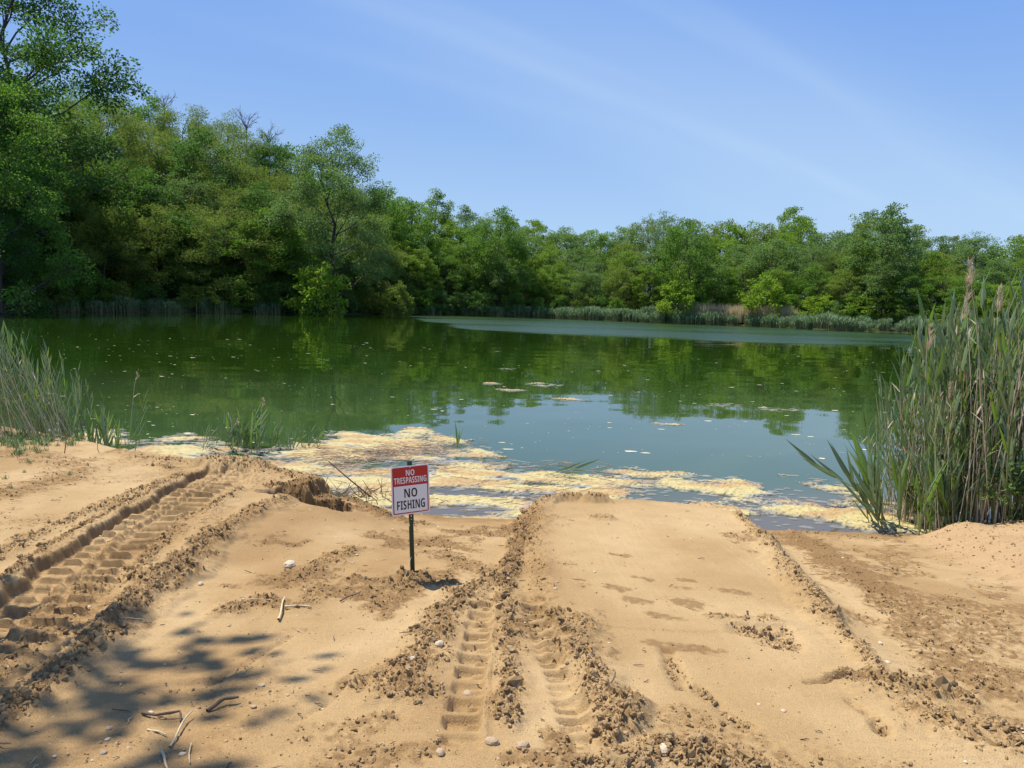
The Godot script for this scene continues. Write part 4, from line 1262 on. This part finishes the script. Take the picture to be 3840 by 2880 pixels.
func build_litter() -> void:
	var r := RandomNumberGenerator.new()
	r.seed = 2024
	# crumbs and clods wherever the sand has been churned
	var clods := [lump(1, 1, 0.45), lump(2, 1, 0.5), lump(3, 1, 0.4), lump(4, 1, 0.5)]
	var places := [[], [], [], []]
	var tints := [PackedColorArray(), PackedColorArray(), PackedColorArray(), PackedColorArray()]
	var got := 0
	var tries := 0
	while got < 38000 and tries < 600000:
		tries += 1
		var d := 2.3 + 7.2 * pow(r.randf(), 1.25)
		var x := r.randf_range(-0.75, 0.78) * (d + 0.4)
		var c := layer(lay_c, x, d)
		if r.randf() > c * c * (0.9 if x < 3.8 else 0.35) + 0.022: continue
		var y := on_sand(x, d)
		if y < 0.02: continue
		var s := 0.0022 + 0.011 * pow(r.randf(), 3.5) * (0.35 + c)
		if r.randf() < 0.02 and c > 0.6: s *= r.randf_range(1.5, 2.6)
		var k := r.randi() % 4
		places[k].append(Transform3D(Basis.from_euler(Vector3(r.randf() * TAU, r.randf() * TAU, r.randf() * TAU)) * Basis.from_scale(Vector3(s * r.randf_range(0.7, 1.7), s * r.randf_range(0.45, 0.9), s)), Vector3(x, y + s * 0.12, -d)))
		var dk := clampf(layer(lay_d, x, d) * 0.9 + r.randf_range(-0.1, 0.35), 0.0, 1.0) * (0.25 if x > at_table(heap_x, d) - 0.1 else 1.0)
		tints[k].append(Color(0.43, 0.30, 0.15).lerp(Color(0.20, 0.13, 0.06), dk))
		got += 1
	var crumb_mat := mat(Color.WHITE, 1.0, true, 0.0, 0.15)
	for k in 4: tag(scatter("soil_crumbs", clods[k], crumb_mat, places[k], tints[k]), "loose crumbs of sandy soil along the churned tracks", "soil crumbs", "", "stuff")
	# pale gravel
	var stones := [lump(11, 2, 0.14), lump(12, 2, 0.16)]
	for v in 2:
		var gp := []
		var gt := PackedColorArray()
		for q in 800:
			var d := 2.3 + 6.2 * pow(r.randf(), 1.5)
			var x := r.randf_range(-0.72, 0.75) * (d + 0.3)
			if x > 0.7 and x < 1.9 and r.randf() < 0.8: continue
			var s := 0.002 + 0.011 * pow(r.randf(), 7.0)
			gp.append(Transform3D(Basis(Vector3.UP, r.randf() * TAU) * Basis.from_scale(Vector3(s * 1.3, s * 0.6, s)), spot(x, d, s * 0.2)))
			gt.append([Color(0.44, 0.35, 0.22), Color(0.36, 0.26, 0.15), Color(0.26, 0.20, 0.14), Color(0.52, 0.43, 0.29)][r.randi() % 4])
		tag(scatter("gravel", stones[v], mat(Color.WHITE, 0.7, true), gp, gt), "pale gravel bits scattered over the sand", "gravel", "", "stuff")
	# stones that can be picked out one by one
	var cobble := lump(21, 3, 0.13)
	var pale := mat(lin(0.47, 0.39, 0.26), 0.8)
	var buff := mat(lin(0.36, 0.26, 0.15), 0.8)
	var single := [[-1.58, 5.42, 0.045, pale, "largest whitish stone on the sand left of the sign"], [-0.04, 2.81, 0.024, buff, "buff rounded stone at the bottom edge below the centre track"], [0.08, 2.79, 0.023, buff, "buff stone just right of the other bottom edge stone"], [-0.34, 3.82, 0.022, pale, "pale stone on the dark crumbs left of the centre track"], [-0.16, 3.28, 0.022, buff, "small brown stone lying on a tread bar of the centre track"], [0.61, 2.73, 0.024, pale, "pale stone in the clods at the bottom right of the centre track"], [-0.45, 3.57, 0.018, pale, "small white stone left of the centre track"], [-0.23, 2.71, 0.018, buff, "small brown stone at the bottom edge left of the buff pair"], [-2.02, 4.9, 0.018, pale, "pale stone at the right foot of the dark clod ridge"], [0.2, 8.62, 0.07, buff, "brown boulder at the water edge where the centre track meets the lane"]]
	for s in single:
		var o := part("stone", cobble, s[3], self)
		o.position = spot(s[0], s[1], s[2] * 0.3)
		o.scale = Vector3(s[2] * 1.25, s[2] * 0.75, s[2])
		o.rotation.y = s[0] * 7.0
		tag(o, s[4], "stone", "stones on the sand")
	var brown := mat(lin(0.13, 0.085, 0.05), 0.9)
	var straw := mat(lin(0.52, 0.42, 0.24), 0.8)
	var rustm := mat(lin(0.26, 0.12, 0.05), 0.9)
	stick("stick", "dark brown stick leaning out of the clods right of the centre track", spot(0.45, 3.18), spot(0.5, 3.3, 0.06), 0.008, brown)
	stick("stick", "thin upright straw twig beside the lane edge at lower middle", spot(0.56, 3.3), spot(0.58, 3.38, 0.10), 0.003, straw)
	stick("stick", "long pale stick crossing the shade at lower left", spot(-1.25, 2.72, 0.01), spot(-1.27, 2.99, 0.03), 0.007, straw)
	stick("stick", "short pale stick left of the long one in the shade", spot(-1.39, 2.85, 0.01), spot(-1.29, 2.8, 0.01), 0.006, straw)
	stick("stick", "pale cut cane at the bottom edge in the shade", spot(-1.26, 2.68, 0.01), spot(-1.18, 2.56, 0.01), 0.009, straw)
	stick("stick", "thin upright pale straw at the bottom edge of the shade", spot(-1.18, 2.75, 0.005), spot(-1.12, 2.6, 0.01), 0.005, straw)
	stick("bark_piece", "dark curled bark piece on the sand right of the long pale stick", spot(-1.24, 3.04, 0.01), spot(-1.13, 3.13, 0.03), 0.014, brown, 0.08, "bark")
	stick("root", "dark curved root lying in the shade at lower left", spot(-1.46, 3.0, 0.012), spot(-1.26, 2.92, 0.02), 0.010, brown, 0.14, "root")
	stick("stick", "dark brown stick lying on the sand below the sign to the left", spot(-1.02, 4.58, 0.01), spot(-0.95, 4.76, 0.02), 0.008, brown)
	stick("stick", "pale cane pointing at the viewer in the dark crumbs left of the sign", spot(-1.29, 4.19, 0.015), spot(-1.34, 4.5, 0.02), 0.011, straw, 0.02)
	stick("stick", "pale cane lying crosswise beside the one pointing at the viewer", spot(-1.31, 4.38, 0.015), spot(-1.16, 4.42, 0.015), 0.011, straw, 0.03)
	stick("stick", "thin straw left of the crossed pale canes", spot(-1.56, 4.49, 0.015), spot(-1.4, 4.44, 0.02), 0.004, straw)
	stick("stick", "dark stick stuck in the long clod ridge at left", spot(-1.99, 3.82, 0.02), spot(-2.11, 4.02, 0.07), 0.010, brown, 0.06)
	stick("stick", "short straw on the clod ridge beside the dark stick", spot(-2.03, 3.9, 0.04), spot(-1.95, 3.98, 0.05), 0.004, straw)
	stick("root_stake", "reddish brown root sticking up at the edge of the left bank", spot(-5.75, 9.75, -0.03), spot(-5.72, 9.75, 0.29), 0.012, rustm, 0.05, "root")
	stick("root_stake", "thin reddish root sticking up right of the thicker one on the bank", spot(-5.32, 9.8, -0.02), spot(-5.36, 9.8, 0.14), 0.007, rustm, 0.05, "root")
	stick("branch", "grey crooked branch at the right edge beside the heap of sand", spot(5.75, 7.9, 0.02), spot(6.5, 8.2, 0.3), 0.025, mat(lin(0.36, 0.32, 0.27), 0.9), 0.04, "branch")
	stick("stick", "thin straw leaning against the sign stake", spot(-0.7, 4.98, 0.01), spot(-0.655, 5.13, 0.10), 0.003, straw)
	# straw and twigs, uncountable
	var sb := Buf.new()
	tube(sb, PackedVector3Array([Vector3(-0.5, 0, 0), Vector3(-0.1, 0.03, 0.04), Vector3(0.2, 0.01, -0.03), Vector3(0.5, 0.02, 0.02)]), PackedFloat32Array([0.02, 0.025, 0.022, 0.012]), 4)
	var sm := sb.mesh()
	var sp := []
	var stn := PackedColorArray()
	for q in 620:
		var t := r.randf()
		var p := Vector2(-3.2, 12.0).lerp(Vector2(-1.1, 13.7), t) + Vector2(r.randfn(0, 0.45), r.randfn(0, 0.35))
		if q > 420: p = Vector2(r.randf_range(-2.5, 1.6), r.randf_range(9.3, 12.6))
		var l := r.randf_range(0.12, 0.5)
		sp.append(Transform3D(Basis(Vector3.UP, r.randfn(0.3, 0.6)) * Basis(Vector3(0, 0, 1), r.randfn(0, 0.08)) * Basis.from_scale(Vector3(l, 0.16, 0.16)), Vector3(p.x, 0.032, -p.y)))
		stn.append([Color(0.36, 0.23, 0.14), Color(0.48, 0.34, 0.21), Color(0.26, 0.15, 0.09), Color(0.55, 0.44, 0.28)][r.randi() % 4])
	tag(scatter("reed_litter", sm, mat(Color.WHITE, 0.9, true), sp, stn), "brown straw strewn over the scum", "straw", "", "stuff")
	var tp := []
	var tt := PackedColorArray()
	for q in 420:
		var d := 2.4 + 6.0 * pow(r.randf(), 1.3)
		var x := r.randf_range(-0.72, 0.76) * (d + 0.3)
		if x > 0.6 and x < 1.9 and r.randf() < 0.7: continue
		var l := 0.025 + 0.09 * pow(r.randf(), 2.5)
		tp.append(Transform3D(Basis(Vector3.UP, r.randf() * TAU) * Basis(Vector3(0, 0, 1), r.randfn(0, 0.15)) * Basis.from_scale(Vector3(l, 0.11, 0.11)), spot(x, d, 0.006)))
		tt.append([Color(0.12, 0.08, 0.05), Color(0.20, 0.13, 0.08), Color(0.45, 0.36, 0.2)][r.randi() % 3])
	tag(scatter("twig_litter", sm, mat(Color.WHITE, 0.9, true), tp, tt), "tiny twigs and straw bits on the sand", "twigs", "", "stuff")
	# tangle of dead reed behind the sign
	var tangle := thing("reed_tangle", Vector3(-1.95, 0.0, -9.85), "tangle of broken brown reeds in the scum left of the sign", "reed debris")
	rng.seed = 31
	var tb := Buf.new()
	for q in 70:
		var o := Vector3(rng.randfn(0.15, 0.22), 0.01, rng.randfn(0, 0.16))
		var dir := (rnd_dir() * Vector3(1, 0.5, 1) + Vector3(0, 0.35, 0)).normalized()
		var l := rng.randf_range(0.12, 0.4)
		tube(tb, PackedVector3Array([o, o + dir * l * 0.5 + rnd_dir() * 0.02, o + dir * l]), PackedFloat32Array([0.006, 0.005, 0.003]), 5)
	part("broken_stems", tb.mesh(), mat(lin(0.16, 0.10, 0.055), 0.9), tangle)
	var lb := Buf.new()
	tube(lb, PackedVector3Array([Vector3(0.18, 0.02, 0.05), Vector3(-0.1, 0.22, 0.0), Vector3(-0.42, 0.48, -0.02)]), PackedFloat32Array([0.010, 0.009, 0.006]), 6)
	part("long_stem", lb.mesh(), mat(lin(0.12, 0.075, 0.045), 0.9), tangle)
	for s in [[-0.5, 0.1, 0.25, 0.3], [0.55, 0.05, 0.12, 0.32], [0.65, 0.0, 0.3, 0.2]]:
		var cb := Buf.new()
		tube(cb, PackedVector3Array([Vector3(s[0], -0.02, s[1]), Vector3(s[0] + s[2] * 0.4, s[3], s[1]), Vector3(s[0] + s[2], s[3] * 0.45, s[1] + 0.05)]), PackedFloat32Array([0.006, 0.005, 0.004]), 5)
		part("bent_stem", cb.mesh(), mat(lin(0.2, 0.13, 0.07), 0.9), tangle)
	# weeds and a leafy shrub at the edges
	var gb := Buf.new()
	for q in 26:
		var a := rng.randf() * TAU
		blade(gb, Vector3(rng.randfn(0, 0.05), 0, rng.randfn(0, 0.05)), Vector3(cos(a), rng.randf_range(0.8, 2.5), sin(a)).normalized(), rng.randf_range(0.1, 0.26), 0.012, 0.9, Color(0.8, 0.85, 0.7), Color(0.9, 1, 0.8), 4)
	var wp := []
	for q in 120:
		var x := r.randf_range(-8.4, -6.0)
		var d := r.randf_range(9.3, 11.0) + (x + 5.6) * -0.25
		if q > 104: x = r.randf_range(-6.3, -4.5); d = r.randf_range(7.2, 9.8)
		wp.append(Transform3D(Basis(Vector3.UP, r.randf() * TAU) * Basis.from_scale(Vector3.ONE * r.randf_range(0.35, 1.1) * (0.35 if q > 104 else 0.8)), spot(x, d)))
	tag(scatter("weeds", gb.mesh(), mat(lin(0.14, 0.21, 0.06), 0.6, true, 0.4), wp, PackedColorArray()), "low green weeds on the left bank", "weeds", "", "stuff")
	var shrub := tree_shape({"seed": 5, "h": 0.9, "r": 0.5, "base": 0.05, "limbs": 18, "clump": 0.14, "leaves": 20, "ll": 0.07, "lw": 0.045, "droop": 0.1})
	for s in [[5.75, 8.25, 0.8, "small leaved green shrub at the right edge behind the sand heap"], [6.5, 8.35, 1.0, "larger small leaved shrub cut by the right edge behind the heap"]]:
		var o := thing("shrub", spot(s[0], s[1], -0.05), s[3], "shrub", "shrubs behind the sand heap")
		o.scale = Vector3.ONE * s[2]
		part("stem", shrub[0], bark, o)
		part("foliage", shrub[1], leaf_mats["grey"], o)

# ---------------------------------------------------------------- sky and camera
func sky_picture() -> ImageTexture:
	var w := 1024
	var h := 512
	var img := Image.create(w, h, false, Image.FORMAT_RGBF)
	var wisps := noise("wisps", 1.0, 5)
	var veil := noise("veil", 0.5, 3)
	for j in h:
		var el := PI * (0.5 - (j + 0.5) / h)
		for i in w:
			var az := TAU * (i + 0.5) / w - PI
			var dir := Vector3(sin(az) * cos(el), sin(el), -cos(az) * cos(el))
			var c := Color(0.10, 0.12, 0.10)
			if dir.y >= 0.0:
				var t := pow(1.0 - dir.y, 2.7)
				c = Color(0.032, 0.155, 0.56).lerp(Color(0.385, 0.545, 0.685), t)
				var q := Vector2(dir.x, -dir.z) / (dir.y + 0.16)
				var along := q.rotated(-0.62)
				var s := wisps.get_noise_2d(along.x * 0.2, along.y * 1.9)
				var v := veil.get_noise_2d(along.x * 0.16 + 7.0, along.y * 0.8)
				var cloud := clampf(0.34 * smoothstep(-0.3, 0.6, v) + 0.27 * smoothstep(-0.1, 0.6, s) * smoothstep(-0.45, 0.3, v), 0.0, 0.8) * smoothstep(0.0, 0.12, dir.y)
				c = c.lerp(Color(0.40, 0.53, 0.68), cloud)
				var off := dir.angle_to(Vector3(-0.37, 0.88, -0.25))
				c += Color(1.0, 0.93, 0.80) * 0.9 * exp(-pow(off / 0.30, 2.0))   # warm glow added round the unseen sun to warm and soften the shadows
			img.set_pixel(i, j, c)
	return ImageTexture.create_from_image(img)

func _ready() -> void:
	var cam := Camera3D.new()
	cam.name = "camera"
	cam.fov = 53.13
	cam.near = 0.05
	cam.far = 9000.0
	add_child(cam)
	cam.position = Vector3(0, EYE, 0)
	cam.basis = Basis(Vector3.RIGHT, deg_to_rad(-6.0)) * Basis(Vector3(0, 0, 1), deg_to_rad(1.6))
	cam.current = true
	var env := Environment.new()
	env.background_mode = Environment.BG_SKY
	var sky := Sky.new()
	var pano := PanoramaSkyMaterial.new()
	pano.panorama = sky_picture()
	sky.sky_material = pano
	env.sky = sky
	env.tonemap_mode = Environment.TONE_MAPPER_LINEAR
	env.tonemap_exposure = 1.42
	env.sdfgi_enabled = true
	env.ssao_enabled = true
	env.ssil_enabled = true
	var we := WorldEnvironment.new()
	we.name = "environment"
	we.environment = env
	add_child(we)
	var sun := DirectionalLight3D.new()
	sun.name = "sun"
	sun.light_color = Color(1.0, 0.965, 0.91)
	sun.light_energy = 1.6
	sun.light_angular_distance = 0.65
	sun.shadow_enabled = true
	add_child(sun)
	sun.look_at_from_position(Vector3(-0.37, 0.88, -0.25), Vector3.ZERO, Vector3.UP)

	lake = far_shore.duplicate()
	lake.append_array(near_shore)
	build_ground()
	build_sand()
	build_water()
	build_trees()
	build_reeds()
	build_scum()
	build_sign()
	build_litter()
